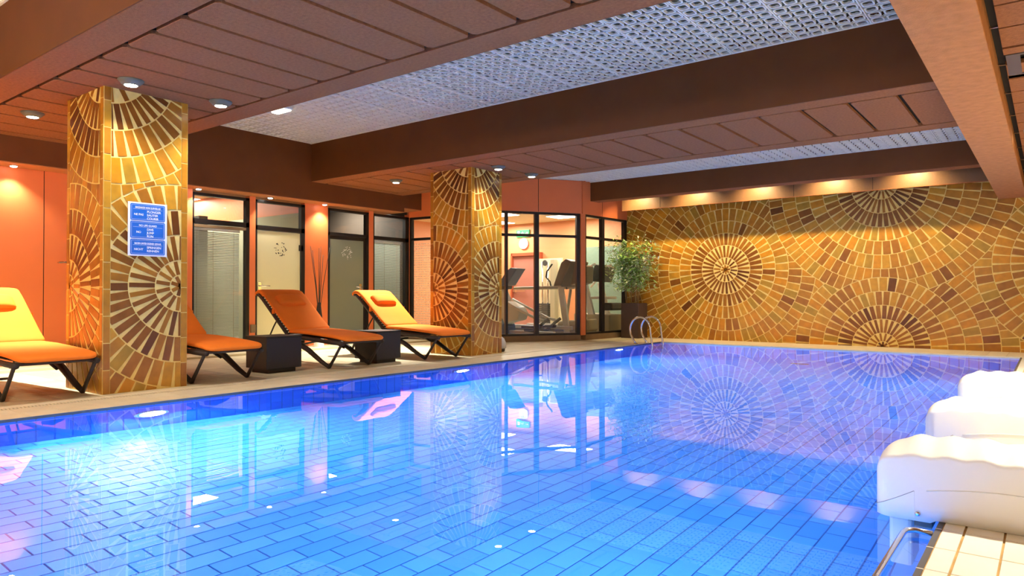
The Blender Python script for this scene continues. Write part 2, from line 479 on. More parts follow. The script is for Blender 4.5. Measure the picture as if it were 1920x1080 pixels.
ff = struct(MB().box(-6.0, 3.2, YF + 0.004, 13.7, -0.30, -0.004).build('floor', 'deck_joint'), 'cream coping strip before the tiled end wall')
T = rects(-6.0, 3.2, YF + 0.002, YW, 0.246, 0.262, 0.004, 2)
lay_tiles(Plane((0, 0, -0.008), (1, 0, 0), (0, 1, 0)), T, ff, 0.008, ['coping_0', 'coping_1'], name='coping_tile', limit=120, rest='coping_field')
MB().box(-6.0, XR, YF, YF + 0.006, -0.05, -0.003).build('coping_lip', 'deck_2', ff)

fr = struct(MB().box(XR + 0.02, 3.2, -4.5, YF, -0.30, -0.005).build('floor', 'rust_joint'), 'cream tiled deck right of the pool')
T = rects(XR + 0.022, -0.268, -3.0, YF, 0.07, 0.246, 0.005, 2) + rects(-0.266, 3.2, -3.0, YF, 0.126, 0.246, 0.007, 2)
lay_tiles(Plane((0, 0, -0.008), (1, 0, 0), (0, 1, 0)), T, fr, 0.008, ['cream_0', 'cream_1'], limit=120)
MB().box(XR, XR + 0.02, -3.0, YF, -0.06, -0.002).build('coping_lip', 'dark_lip', fr)
jb = MB()
for i in range(64): jb.box(XR - 0.001, XR + 0.021, -3.0 + i * 0.246 - 0.003, -3.0 + i * 0.246 + 0.003, -0.05, -0.0015)
jb.build('lip_joint', 'cream_0', fr, kind='stuff')

# ---- pool basin: sloping floor, walls
basin = sempty('pool_basin', 'blue tiled swimming pool basin')
Y0 = -2.0
MB().add([(XW, Y0, pool_z(Y0) - .004), (XR, Y0, pool_z(Y0) - .004), (XR, YF, pool_z(YF) - .004), (XW, YF, pool_z(YF) - .004)], [(0, 1, 2, 3)]).build('bed', 'blue_joint', basin)
sl = math.sqrt(1 + 0.105 ** 2)
pf = Plane((XW, Y0, pool_z(Y0) - 0.006), (1, 0, 0), (0, 1, -0.105))
T = rects(0.0, XR - XW, 0.0, (YF - Y0) * sl, 0.1227, 0.2465, 0.0090, 3, bond=True)
lay_tiles(pf, T, basin, 0.006, ['blue_0', 'blue_1', 'blue_2'])


def pool_wall(pl, lo, hi, yof, limit, parent, mats):
    out = []
    n = int((hi - lo) / 0.123)
    for i in range(n):
        for r in range(9):
            a0 = lo + i * (hi - lo) / n; z1 = -0.03 - r * 0.246; z0 = z1 - 0.246
            if z1 < min(pool_z(yof(a0)), pool_z(yof(a0 + .123))) - 0.02: continue
            out.append(([(a0 + .006, z0 + .003), (a0 + (hi - lo) / n - .006, z0 + .003), (a0 + (hi - lo) / n - .006, z1 - .003), (a0 + .006, z1 - .003)], random.randrange(len(mats))))
    lay_tiles(pl, out, parent, 0.006, mats, limit=limit)


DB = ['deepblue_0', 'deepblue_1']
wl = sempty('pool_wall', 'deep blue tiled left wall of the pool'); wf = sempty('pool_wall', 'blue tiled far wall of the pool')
wr = sempty('pool_wall', 'blue tiled right wall of the pool'); wn = sempty('pool_wall', 'near wall of the pool')
MB().box(XW - 0.01, XW - 0.002, Y0, YF, -2.2, -0.01).build('backing', 'blue_joint', wl)
MB().box(XW, XR, YF + 0.002, YF + 0.01, -2.2, -0.01).build('backing', 'blue_joint', wf)
MB().box(XR + 0.002, XR + 0.01, Y0, YF, -2.2, -0.01).build('backing', 'blue_joint', wr)
MB().box(XW, XR, Y0 - 0.01, Y0, -2.2, -0.01).build('backing', 'blue_0', wn)
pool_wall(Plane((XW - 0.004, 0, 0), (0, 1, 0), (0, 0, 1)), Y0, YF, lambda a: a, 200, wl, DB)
pool_wall(Plane((0, YF + 0.004, 0), (1, 0, 0), (0, 0, 1)), XW, XR, lambda a: YF, 90, wf, ['blue_2', 'blue_0'])
pool_wall(Plane((XR + 0.004, 0, 0), (0, -1, 0), (0, 0, 1)), -YF, -Y0, lambda a: -a, 40, wr, ['blue_0', 'blue_2'])
water = MB().add([(XW - .001, Y0, ZW), (XR + .001, Y0, ZW), (XR + .001, YF + .001, ZW), (XW - .001, YF + .001, ZW)], [(0, 1, 2, 3)]).build('water', 'water')
tag(water, 'clear still water filling the blue pool', 'water', kind='stuff')

# ---- tiled end wall
we = struct(MB().box(-7.36, 3.2, YW, YW + 0.2, -0.01, 3.9).build('wall_far', 'grout'), 'golden circle mosaic end wall behind the pool')
ring = [0.0, 0.0975] + [0.242 * k for k in range(1, 16)]
C1, C2, C3, C4 = (-5.11, 1.404), (-2.325, 0.0), (-2.325, 2.81), (0.46, 1.405)
T = mosaic([(*C2, ring, 1.21, None), (*C4, ring, 1.21, None), (*C3, ring, 1.936, None), (*C1, ring, 1.694, None), (*C4, ring, 1.452, None),
            (*C1, ring, None, lambda g: g[0] < -5.11), (*C2, ring, None, lambda g: g[0] >= -5.11)], -7.33, 0.35, 0.0, 2.95, random.Random(3))
lay_tiles(Plane((0, YW, 0), (1, 0, 0), (0, 0, 1)), T, we, 0.0045, GL)

# ---- columns
def column(y0, y1, x0, label, seed):
    c = struct(MB().box(x0, XC, y0, y1, 0, ZS).build('column', 'grout'), label)
    rng = random.Random(seed)
    rt = [0.0, 0.128, 0.374, 0.62, 0.866, 1.112, 1.358, 1.604]
    rm = [0.0, 0.107, 0.25, 0.497, 0.743, 0.99, 1.236, 1.482, 1.728]
    for pl, w, mirror in ((Plane((XC, y0, 0), (0, 1, 0), (0, 0, 1)), y1 - y0, False), (Plane((x0, y0, 0), (1, 0, 0), (0, 0, 1)), XC - x0, True)):
        b = 0.066
        top, mid = (0.0 + 0.03, 3.03), (w - b + 0.005, 0.99)
        if mirror: top, mid = (w - 0.03, 3.03), (b - 0.005, 0.99)
        T = mosaic([(*mid, rm, 0.99, None), (*top, rt, None, lambda g: g[1] > 1.55), (*mid, rm, None, lambda g: g[1] <= 1.55)], b, w - b, 0.004, ZS - 0.002, rng, 0.104, 0.70)
        z = -0.03
        k = 0
        while z < ZS:
            for a0, a1 in ((0.004, b - 0.005), (w - b + 0.005, w - 0.004)):
                z0, z1 = max(0.003, z + 0.004 + (0.02 if a0 > 0.1 else 0)), min(ZS - 0.002, z + 0.242 + (0.02 if a0 > 0.1 else 0))
                if z1 - z0 > 0.02: T.append(([(a0, z0), (a1, z0), (a1, z1), (a0, z1)], SHADES.index(rng.choice(['ochre', 'tan', 'ochre', 'gold']))))
            z += 0.246
        lay_tiles(pl, T, c, 0.0045, GL, limit=150)
    return c


column(2.744, 3.523, -7.60, 'golden mosaic column carrying the blue bathing notice', 11)
column(7.821, 8.536, -7.632, 'golden mosaic column in front of the gym glazing', 12)

# ---- left wall, bulkhead, soffit
XL = -10.14
wlft = struct(MB().box(XL - 0.12, XL, -4.5, 5.30, 0.0, 2.5).build('wall_left', 'orange'), 'orange panelled wall behind the loungers')
for y in (0.9, 2.15, 3.396): MB().box(XL - 0.001, XL + 0.0015, y - 0.004, y + 0.004, 0.03, 2.48).build('joint', 'groove', wlft)
bk = struct(MB().box(-10.7, -9.8, -4.5, 9.326, 2.49, 3.95).box(-10.7, -9.8, 9.326, 10.0, 2.57, 3.95).build('beam', 'brown_paint'), 'dark brown bulkhead over the left wall')
MB().box(-10.7, -9.8, -4.5, 9.326, 2.478, 2.49).box(-10.7, -9.8, 9.326, 10.0, 2.555, 2.57).build('soffit_panel', 'soffit', bk)

# ---- low ceiling strips with slabs
def ceiling_strip(ya, yb, x0, x1, label, phase, pieces=True):
    s = struct(MB().box(x0, x1, ya + 0.01, yb - 0.01, ZS + 0.05, 3.95).build('ceiling', 'brown_paint'), label)
    MB().box(x0, x1, ya, ya + 0.012, ZS + 0.002, 3.95).box(x0, x1, yb - 0.012, yb, ZS + 0.002, 3.95).build('side_board', 'brown_paint', s)
    MB().box(x0, x1, ya + 0.012, ya + 0.28, ZS, ZS + 0.04).build('border_board', 'felt', s)
    MB().box(x0, x1, yb - 0.285, yb - 0.012, ZS, ZS + 0.04).build('border_board', 'felt', s)
    MB().box(x0, x1, ya + 0.27, yb - 0.275, ZS + 0.045, ZS + 0.05).build('backing', 'groove', s)
    a, b = ya + 0.312, yb - 0.317; pitch = 0.4456; c = 0.03
    n = int((x1 - x0) / pitch) + 2; px = phase - pitch * int((phase - x0) / pitch + 1)
    pl = Plane((0, 0, ZS + 0.03), (0, 1, 0), (1, 0, 0)); proto = None
    for i in range(n):
        u0, u1 = max(x0, px + 0.021), min(x1, px + pitch - 0.021); px += pitch
        if u1 - u0 < 0.05: continue
        poly = [(a + c, u0), (b - c, u0), (b, u0 + c), (b, u1 - c), (b - c, u1), (a + c, u1), (a, u1 - c), (a, u0 + c)]
        full = abs((u1 - u0) - (pitch - 0.042)) < 1e-6
        if full and proto:
            o = bpy.data.objects.new('ceiling_panel', proto); COL.objects.link(o); o.location = (u0, 0, 0); o.parent = s; continue
        mb = MB(); tile_geo(mb, pl, [(p[0], p[1] - u0) for p in poly], 0.03, 0, 0.004)
        o = mb.build('ceiling_panel', 'felt', s, loc=(u0, 0, 0))
        if full: proto = o.data
    return s


XB0, XB1 = -0.66, -0.30                       # long beam on the right
ceiling_strip(2.09, 4.19, -9.8, XB0, 'low brown slab ceiling around the near column', -6.47)
ceiling_strip(7.2, 9.3, -9.8, XB0, 'low brown slab ceiling around the far column', -6.49)
struct(MB().box(-9.8, XB0, -3.0, -0.9, ZS, 3.95).build('ceiling', 'felt'), 'low brown ceiling behind the camera')
b3 = struct(MB().box(-7.42, XB0, 12.17, 12.46, ZS + 0.002, 3.95).build('beam', 'brown_paint'), 'dark brown cross beam before the tiled end wall')
MB().box(-7.42, XB0, 12.182, 12.46, ZS, ZS + 0.002).build('soffit_panel', 'felt', b3)
fa = struct(MB().box(-7.06, XB0, 12.9, 12.94, 2.655, 3.4).build('trim', 'fascia'), 'light washed fascia board above the tiled end wall')
MB().box(-7.06, XB0, 12.895, 12.945, 2.645, 2.656).build('edge_strip', 'felt', fa)
for x in (-6.2, -3.62, -2.35): MB().box(x - .003, x + .003, 12.897, 12.9, 2.66, 3.3).build('joint', 'groove', fa)
MB().box(-7.3, XB0, 12.46, YW, 3.3, 3.35).build('cover', 'brown_paint', fa)
MB().box(-7.3, 3.2, 12.94, YW, 2.95, 3.0).build('cover', 'felt', fa)
rb = struct(MB().box(XB0, XB1, -4.5, YW, 2.43, 3.95).build('beam', 'plaster_beam', bevel=0.006), 'rough brown beam running along the right of the pool')
MB().box(-13.5, 3.4, -4.5, 16, 3.95, 4.05).build('ceiling', 'plenum')['kind'] = 'structure'

# right-hand slatted ceiling with its dark shadow gap
rc = struct(MB().box(XB1, 3.2, -4.5, YW, 2.62, 2.66).build('ceiling', 'groove'), 'brown plank ceiling right of the long beam')
ys = [-2.5 + 0.428 * i for i in range(38)]
for i in range(len(ys) - 1):
    y0, y1 = ys[i] + 0.054, ys[i + 1] + 0.054
    if 5.75 < y0 + 0.2 < 6.2: continue
    mb = MB(); tile_geo(mb, Plane((0, 0, 2.58), (0, 1, 0), (1, 0, 0)), [(y0 + .012, -0.25), (y1 - .012, -0.25), (y1 - .012, 3.15), (y0 + .012, 3.15)], 0.03, 0, 0.004)
    mb.build('ceiling_panel', 'felt', rc)
MB().box(-0.25, 3.15, 5.72, 5.86, 2.55, 2.58).box(-0.25, 3.15, 6.44, 6.52, 2.55, 2.58).box(0.4, 3.15, 5.86, 6.44, 2.55, 2.58).build('ceiling_panel', 'felt', rc)
vn = thing('air_vent', 'brown slatted air vent set in the plank ceiling beside the long beam', 'vent', (0.075, 6.15, 2.55))
MB().box(-.315, .315, -.28, -.245, -.004, .02).box(-.315, .315, .245, .28, -.004, .02).box(-.315, -.235, -.245, .245, -.004, .02).box(.235, .315, -.245, .245, -.004, .02).build('frame', 'vent_brown', vn)
for i in range(9): MB().box(-.20 + i * .05, -.172 + i * .05, -.245, .245, -.002, .03).build('slat', 'vent_brown', vn)
MB().box(-.3, .3, -.26, .26, .045, .05).build('backing', 'groove', vn)
ll = thing('ceiling_lamp', 'small lit square lamp in the plank ceiling at the frame edge', 'lamp', (-0.12, 8.7, 2.546))
MB().box(-.09, .09, -.09, .09, -.004, .004).build('bezel', 'bezel', ll); MB().box(-.065, .065, -.065, .065, -.008, -.003).build('diffuser', 'lamp_on', ll)
for i in range(16): MB().box(XB1, -0.24, -1 + i * 0.9, -0.985 + i * 0.9, 2.575, 2.59).build('hanger', 'steel', rc)

# ---- raised bays: white ring lattice panels
def grille_mesh(px, py, nx, ny):
    mb = MB(); t = 0.006
    for x0, x1, y0, y1 in ((0, t, 0, py), (px - t, px, 0, py)): mb.box(x0, x1, y0, y1, 0, 0.03)
    gx, gy = px / nx, py / ny
    for i in range(nx):
        for j in range(ny):
            cx, cy = (i + .5) * gx, (j + .5) * gy; hx, hy = gx * 0.40, gy * 0.40; rr = 0.026
            o = []
            for qx, qy, a0 in ((1, 1, 0), (-1, 1, 90), (-1, -1, 180), (1, -1, 270)):
                for a in (0, 45, 90):
                    aa = math.radians(a0 + a); o.append((cx + qx * (hx - rr) + rr * math.cos(aa), cy + qy * (hy - rr) + rr * math.sin(aa)))
            n = len(o); w = 0.0125
            inn = [(cx + (p[0] - cx) * (1 - w / hx), cy + (p[1] - cy) * (1 - w / hy)) for p in o]
            vs = [(p[0], p[1], 0) for p in o] + [(p[0], p[1], .018) for p in o] + [(p[0], p[1], 0) for p in inn] + [(p[0], p[1], .018) for p in inn]
            fs = []
            for k in range(n):
                l = (k + 1) % n
                fs += [(k, k + n, l + n, l), (2 * n + k, 2 * n + l, 3 * n + l, 3 * n + k), (k, l, 2 * n + l, 2 * n + k)]
            mb.add(vs, fs)
            mb.box(cx + hx - .002, cx + gx - hx + .002, cy - .01, cy + .01, .02, .028); mb.box(cx - .01, cx + .01, cy + hy - .002, cy + gy - hy + .002, .02, .028)
            mb.box(cx + hx - .002, cx + gx - hx + .002, cy - .045, cy - .035, .02, .026)
    for i in range(1, nx): mb.box(i * gx - .003, i * gx + .003, t, py - t, .028, .05)
    return mb.mesh('grille_panel', 'grille')


def grille(ya, yb, z, x0, x1, label, zones=None):
    g = sempty('ceiling', label); nX = int(round((x1 - x0) / 0.653)); px = (x1 - x0) / nX; nY = int(round((yb - ya) / 0.6)); py = (yb - ya) / nY
    me = grille_mesh(px, py, 5, 4)
    for i in range(nX):
        for j in range(nY):
            o = bpy.data.objects.new('grille_panel', me); COL.objects.link(o); o.location = (x0 + i * px, ya + j * py, z); o.parent = g
    MB().box(x0, x1, ya, yb, z + .13, z + .14).build('lining', 'lining', g)
    MB().box(x0, x1, yb - .022, yb - .002, z - .004, z + .03).box(x0, x1, ya + .002, ya + .022, z - .004, z + .03).build('edge_rail', 'grille', g)


grille(4.19, 7.2, 3.43, -9.8, XB0, 'white ring lattice ceiling over the middle of the pool')
grille(9.3, 12.17, 3.18, -9.8, XB0, 'white ring lattice ceiling before the tiled end wall')
grille(-0.9, 2.09, 3.43, -9.8, XB0, 'white ring lattice ceiling over the near end')

# walls out of view that close the room
struct(MB().box(3.2, 3.3, -4.5, 13.7, 0, 2.7).build('wall_right', 'cream_wall'))
struct(MB().box(-10.2, 3.3, -4.6, -4.5, 0, 3.95).build('wall_near', 'cream_wall'))

# ================================================================== GLAZING
def frost_mat(name, col, tr, gl=0.08):
    m = bpy.data.materials.new(name); m.use_nodes = True; nt = m.node_tree
    nt.nodes.remove(nt.nodes['Principled BSDF']); out = nt.nodes['Material Output']
    a = nt.nodes.new('ShaderNodeBsdfDiffuse'); b = nt.nodes.new('ShaderNodeBsdfTranslucent'); x = nt.nodes.new('ShaderNodeMixShader')
    a.inputs[0].default_value = (*col, 1); b.inputs[0].default_value = (*col, 1); x.inputs[0].default_value = tr
    g = nt.nodes.new('ShaderNodeBsdfGlossy'); g.inputs['Roughness'].default_value = 0.12; y = nt.nodes.new('ShaderNodeMixShader'); y.inputs[0].default_value = gl
    nt.links.new(a.outputs[0], x.inputs[1]); nt.links.new(b.outputs[0], x.inputs[2])
    nt.links.new(x.outputs[0], y.inputs[1]); nt.links.new(g.outputs[0], y.inputs[2]); nt.links.new(y.outputs[0], out.inputs['Surface'])
    return m


M['film_dot'] = frost_mat('film_dot', (0.9, 0.86, 0.74), 0.6, 0.02)
M['blind'] = frost_mat('blind', (0.66, 0.72, 0.62), 0.45, 0.03)
M['frost_warm'] = frost_mat('frost_warm', (0.86, 0.82, 0.60), 0.6)
M['frost_dark'] = frost_mat('frost_dark', (0.34, 0.36, 0.28), 0.6)
XG0, XG1 = XL - 0.05, XL + 0.03


def left_bar(mb, y0, y1, z0, z1, mi=0): mb.box(XG0, XG1, y0, y1, z0, z1, mi)


def left_frame(name, y0, y1, label, jl, jr, tr0, tr1, parent=None):
    w = sempty(name, label)
    for a, b, z0, z1, nm in ((y0, y0 + jl, 0.1, 2.44, 'jamb'), (y1 - jr, y1, 0.1, 2.44, 'jamb'), (y0, y1, 2.40, 2.444, 'rail'), (y0, y1, tr0, tr1, 'rail'), (y0, y1, 0.03, 0.12, 'rail')):
        mb = MB(); left_bar(mb, a, b, z0, z1); mb.build(nm, 'black_frame', w)
    MB().box(XL - 0.013, XL - 0.007, y0 + jl - .004, y1 - jr + .004, tr1 - .004, 2.405).build('pane', 'pane', w)
    return w


w1 = left_frame('window_1', 5.32, 6.257, 'office window with white blind beside the near column', 0.03, 0.06, 1.975, 2.05)
mb = MB(); left_bar(mb, 5.35, 6.2, 1.925, 1.965); mb.build('rail', 'plinth', w1)
MB().box(XL - 0.013, XL - 0.007, 5.346, 6.20, .116, 1.98).build('pane', 'pane', w1)
d1 = left_frame('door_1', 6.36, 7.303, 'pale frosted glass door with dark leaf motif', 0.035, 0.075, 1.955, 2.03)
w3 = left_frame('door_2', 7.79, 8.715, 'grey frosted glass door with white leaf motif', 0.035, 0.06, 1.965, 2.02)
w4 = left_frame('window_2', 8.825, 9.752, 'window with drawn blind beside the grey frosted door', 0.03, 0.10, 1.95, 2.02)
MB().box(XL - 0.013, XL - 0.007, 8.85, 9.66, .116, 1.96).build('pane', 'pane', w4)


def motif(parent, y, z, m, seed):
    rng = random.Random(seed); mb = MB()
    for i in range(34):
        a = rng.random() * 6.28; r = 0.035 + 0.085 * math.sqrt(rng.random()); t = rng.random() * 3.14
        cy, cz = y + r * math.cos(a), z + r * math.sin(a); l, w = rng.uniform(.008, .019), rng.uniform(.004, .009)
        c, s = math.cos(t), math.sin(t)
        pts = [(l, 0), (l * .4, w), (-l * .4, w), (-l, 0), (-l * .4, -w), (l * .4, -w)]
        mb.add([(XL + 0.0145, cy + p * c - q * s, cz + p * s + q * c) for p, q in pts], [tuple(range(6))])
    mb.build('leaf_motif', m, parent, kind='stuff')


def lever(parent, y, z, dy):
    MB().box(XL + .012, XL + .022, y - .03, y + .03, z - .08, z + .06).build('lock_plate', 'steel', parent, bevel=.004)
    MB().tube([(XL + .02, y, z), (XL + .07, y, z), (XL + .075, y + dy * .03, z), (XL + .075, y + dy * .15, z)], .009).build('handle', 'steel', parent, smooth=True)


MB().box(XL - .004, XL + .012, 6.40, 7.215, .125, 1.945).build('door_leaf', 'frost_warm', d1)
motif(d1, 6.83, 1.665, 'black_frame', 5); lever(d1, 6.45, 1.05, 1)
for z in (1.70, .35): MB().box(XL + .010, XL + .03, 7.19, 7.27, z - .05, z + .05).build('hinge', 'black_frame', d1)
MB().box(XL + .0125, XL + .0135, 6.62, 6.70, .235, .245).build('maker_strip', 'black_frame', d1)
MB().box(XL - .004, XL + .012, 7.83, 8.60, .125, 1.90).build('door_leaf', 'frost_dark', w3)
MB().box(XL - .004, XL + .012, 7.82, 8.66, 1.90, 1.965).box(XL - .004, XL + .012, 8.60, 8.66, .12, 1.90).build('leaf_frame', 'black_frame', w3)
motif(w3, 8.22, 1.665, 'white', 9); lever(w3, 8.53, 1.05, -1)
for i, (a, b, nm) in enumerate(((5.235, 5.32, 'pillar'), (6.257, 6.36, 'pillar'), (7.303, 7.79, 'panel'), (8.715, 8.825, 'pillar'), (9.752, 9.80, 'pillar'))):
    struct(MB().box(XL - .10, XL + (.035 if nm != 'panel' else 0.02), a, b, .03, 2.50).build('trim_%d' % (i + 1), 'orange'))
vb = tag(MB().box(XL + .036, XL + .075, 6.268, 6.348, .30, .43).build('wall_box', 'plinth', bevel=.004), 'small tan socket box low on the orange strip between blind and pale door', 'socket')
ho = tag(MB().tube([(XL + .0, 3.56, 1.32), (XL + .05, 3.56, 1.32), (XL + .055, 3.60, 1.325), (XL + .055, 3.68, 1.325)], .012).build('door_handle', 'steel'), 'small grey lever handle on the orange wall by the near column', 'handle')


def blind(y0, y1, z0, z1, label):
    b = thing('venetian_blind', label, 'blind', (XL - .09, (y0 + y1) / 2, z0))
    L = (y1 - y0) / 2; n = int((z1 - z0 - .05) / .026)
    mb = MB()
    for i in range(n):
        z = .03 + i * .026
        mb.add([(-.006, -L, z + .0112), (.006, -L, z - .0112), (.006, L, z - .0112), (-.006, L, z + .0112)], [(0, 1, 2, 3)])
    mb.build('slats', 'blind', b, kind='stuff')
    MB().box(-.02, .02, -L, L, z1 - z0 - .04, z1 - z0).build('head_rail', 'white', b); MB().box(-.013, .013, -L, L, 0, .018).build('bottom_rail', 'white', b)
    for t in (-.75, -.1, .75): MB().box(.013, .0145, L * t - .003, L * t + .003, .01, z1 - z0 - .03).build('ladder_cord', 'machine_tan', b)
    return b


blind(5.345, 6.15, .22, 1.93, 'pale grey venetian blind behind the window beside the near column')
blind(8.85, 9.62, .20, 1.94, 'pale grey venetian blind behind the window right of the grey door')

# gym glazing: short return face, long slanting face, face towards the end wall
A0, A1, A2, A3 = (XL, 9.80), (-8.75, 9.93), (-7.443, 11.90), (-7.335, 13.548)
def lerp(a, b, t): return (a[0] + (b[0] - a[0]) * t, a[1] + (b[1] - a[1]) * t)


def gym_window(name, a, b, posts, z1, tr, label, pane='pane'):
    w = sempty(name, label)
    L = math.hypot(b[0] - a[0], b[1] - a[1])
    for z0, zz in ((.11, .15), (tr, tr + .05), (z1 - .045, z1)): MB().obox(a, b, .07, z0, zz).build('rail', 'black_frame', w)
    for t, wd in posts: MB().obox(lerp(a, b, t - wd / L / 2), lerp(a, b, t + wd / L / 2), .08, .112, z1 - .002).build('mullion', 'black_frame', w)
    for i in range(len(posts) - 1):
        p, q = lerp(a, b, posts[i][0]), lerp(a, b, posts[i + 1][0])
        MB().obox(p, q, .008, .14, tr + .01).build('pane', pane, w); MB().obox(p, q, .008, tr + .04, z1 - .04).build('pane', pane, w)
    MB().obox(a, b, .13, 0.0, .11).build('sill', 'plinth', w)
    return w


gw0 = gym_window('window_3', A0, A1, ((.03, .07), (.62, .05), (.985, .05)), 2.44, 1.98, 'short gym window with a dotted screen behind the far column')
gw1 = gym_window('window_4', A1, lerp(A1, A2, .985), ((.012, .05), (.34, .05), (.607, .085), (.985, .07)), 2.525, 2.04, 'tall gym window beside the far column')
gw2 = gym_window('window_5', lerp(A2, A3, .05), A3, ((.02, .04), (.42, .09), (.965, .09)), 2.525, 2.04, 'gym window beside the bamboo plant')
struct(MB().obox(lerp(A1, A2, .985), lerp(A2, A3, .06), .10, .10, 2.53).build('trim_6', 'orange'))
mb = MB().obox(A1, A2, .09, 2.525, 3.175).obox(A2, A3, .09, 2.525, 3.30).obox(A0, A1, .09, 2.44, 3.175)
wg = struct(mb.build('wall_upper', 'orange'), 'dark orange panels over the gym windows')
for p in (lerp(A1, A2, .61), ): MB().obox(lerp(A1, A2, .607), lerp(A1, A2, .611), .096, 2.53, 3.17).build('joint', 'groove', wg)
MB().obox(lerp(A2, A3, .42), lerp(A2, A3, .423), .096, 2.53, 3.2).build('joint', 'groove', wg)
sc_ = MB()
U = Vector((A1[0] - A0[0], A1[1] - A0[1], 0)).normalized(); N = Vector((-U.y, U.x, 0))
for i in range(18):
    for j in range(38):
        p = Vector((A0[0], A0[1], 0)) + U * (.10 + i * .042) + N * .03; z = .20 + j * .046
        sc_.add([p + Vector((0, 0, z)), p + U * .02 + Vector((0, 0, z)), p + U * .02 + Vector((0, 0, z + .022)), p + Vector((0, 0, z + .022))], [(0, 1, 2, 3)])
sc_.build('dotted_film', 'film_dot', gw0, kind='stuff')

# ---- rooms behind the glass
ro = sempty('wall_office', 'office behind the blinds')
MB().box(-14.9, -14.8, 2.0, 9.8, 0, 2.9).build('back_wall', 'office_wall', ro); MB().box(-14.9, XL - .12, 1.9, 2.0, 0, 2.9).build('side_wall', 'orange', ro)
MB().box(-14.9, XL - .15, 7.45, 7.55, 0, 2.35).build('side_wall', 'office_wall', ro); MB().box(-14.9, XL - .15, 7.45, 7.55, 2.35, 2.9).build('side_wall', 'orange', ro)
MB().box(-14.9, -10.3, 2.0, 9.8, 2.87, 2.9).build('ceiling_board', 'office_wall', ro)
MB().box(-14.9, XL - .12, 2.0, 9.8, -.02, .0).build('floor_board', 'grey_wall', ro)
MB().box(-12.6, -11.0, 5.9, 6.05, 0, 2.2).build('cupboard', 'grey_wall', ro)
MB().box(-14.78, -14.7, 7.56, 9.78, 0, 2.86).box(-14.8, -10.3, 7.552, 7.56, 0, 2.86).box(-14.8, -10.3, 7.56, 9.78, 2.85, 2.868).box(-14.8, XL - .07, 9.77, 9.79, 0, 2.86).build('shade_lining', 'room_shade', ro)  # dark sheets over walls and ceiling stand in for the dim room's shade
def wall_piece(mb, name, m): return struct(mb.build(name, m))


wall_piece(MB().box(-14.9, -7.25, 15.5, 15.6, 0, 2.9), 'wall_gym_back', 'gym_orange'); wall_piece(MB().box(-13.4, -13.3, 9.8, 15.5, 0, 2.9), 'wall_gym_side', 'gym_orange')
wall_piece(MB().box(-7.3, -7.25, 13.76, 15.5, 0, 2.9), 'wall_gym_side', 'cream_wall'); wall_piece(MB().box(-14.9, XL - .06, 9.80, 9.86, 0, 2.9), 'wall_gym_side', 'gym_orange')
P = [A0, A1, A2, A3, (-7.28, 13.76), (-7.28, 15.5), (-13.3, 15.5), (-13.3, 9.84)]
wall_piece(MB().add([(p[0] - .06, p[1] + .05, 2.87) for p in P], [tuple(range(8))]), 'ceiling', 'cream_wall')
wall_piece(MB().add([(p[0], p[1], .01) for p in P], [tuple(range(8))]), 'floor', 'deck_0')
tag(MB().box(-9.6, -7.32, 15.47, 15.5, .3, 2.14).build('wall_mirror', 'mirror'), 'greenish mirror panel on the gym wall behind the grey treadmill', 'mirror')
wall_piece(MB().box(-11.2, -10.4, 15.46, 15.5, .02, 1.86), 'trim_7', 'gym_orange')


def light_panel(loc, sx, sy, power, label, group='ceiling light panels behind the glass'):
    t = thing('light_panel', label, 'lamp', loc, 0, group)
    MB().box(-sx / 2, sx / 2, -sy / 2, sy / 2, -.015, 0).build('housing', 'white', t)
    for i in range(2): MB().box(-sx / 2 + .02, sx / 2 - .02, -sy / 2 + .02 + i * sy / 2, -.02 + i * sy / 2, -.022, -.014).build('diffuser', 'panel_on', t)
    area((loc[0], loc[1], loc[2] - .04), (loc[0], loc[1], 0), power, sx, sy, (1.0, .95, .84))


light_panel((-10.55, 13.3, 2.868), .62, .62, P_GYM, 'lit ceiling panel in the gym nearest the far column')
light_panel((-11.8, 14.75, 2.868), .62, .62, P_GYM, 'lit ceiling panel in the gym, small and furthest back by the clock')
light_panel((-9.45, 14.55, 2.868), 1.0, .62, P_GYM, 'wide lit ceiling panel in the gym behind the second pane')
light_panel((-14.2, 7.15, 2.868), 1.0, .5, P_OFFICE, 'lit ceiling panel seen above the blind of the near window')
light_panel((-12.9, 6.7, 2.868), 1.2, .6, P_OFFICE, 'lit ceiling panel seen above the pale frosted door')
light_panel((-11.6, 5.0, 2.868), .6, .6, P_OFFICE * .3, 'lit ceiling panel deep in the office behind the near blind')
light_panel((-11.6, 9.2, 2.85), 0.9, .15, 110, 'thin lit strip lamp seen above the second blind')

# ================================================================== LAMPS IN THE CEILING
def downlight(x, y, z, label, power, aim=None, ang=122, big=True, group='downlights around the columns'):
    t = thing('downlight', label, 'lamp', (x, y, z), 0, group)
    if big:
        MB().lathe([(.105, 0), (.108, -.006), (.085, -.030), (.062, -.050), (.056, -.048), (.055, -.02)], n=24).build('bezel', 'bezel', t, smooth=True)
        bz = t.children[0]; MB().lathe([(.001, -.056), (.030, -.056), (.052, -.050), (.052, -.045), (.001, -.045)], n=20).build('lens', 'lamp_on', bz, smooth=True)
        zz = z - .075
    else:
        MB().lathe([(.055, 0), (.057, -.004), (.046, -.012), (.040, -.010), (.040, 0)], n=20).build('bezel', 'steel', t, smooth=True)
        bz = t.children[0]; MB().lathe([(.001, -.022), (.028, -.020), (.038, -.012), (.038, -.006), (.001, -.006)], n=16).build('lens', 'lamp_on', bz, smooth=True)
        zz = z - .03
    a = aim or (x, y, 0)
    spot((x, y, zz), a, power, ang, NEUT, 0.7, .035)


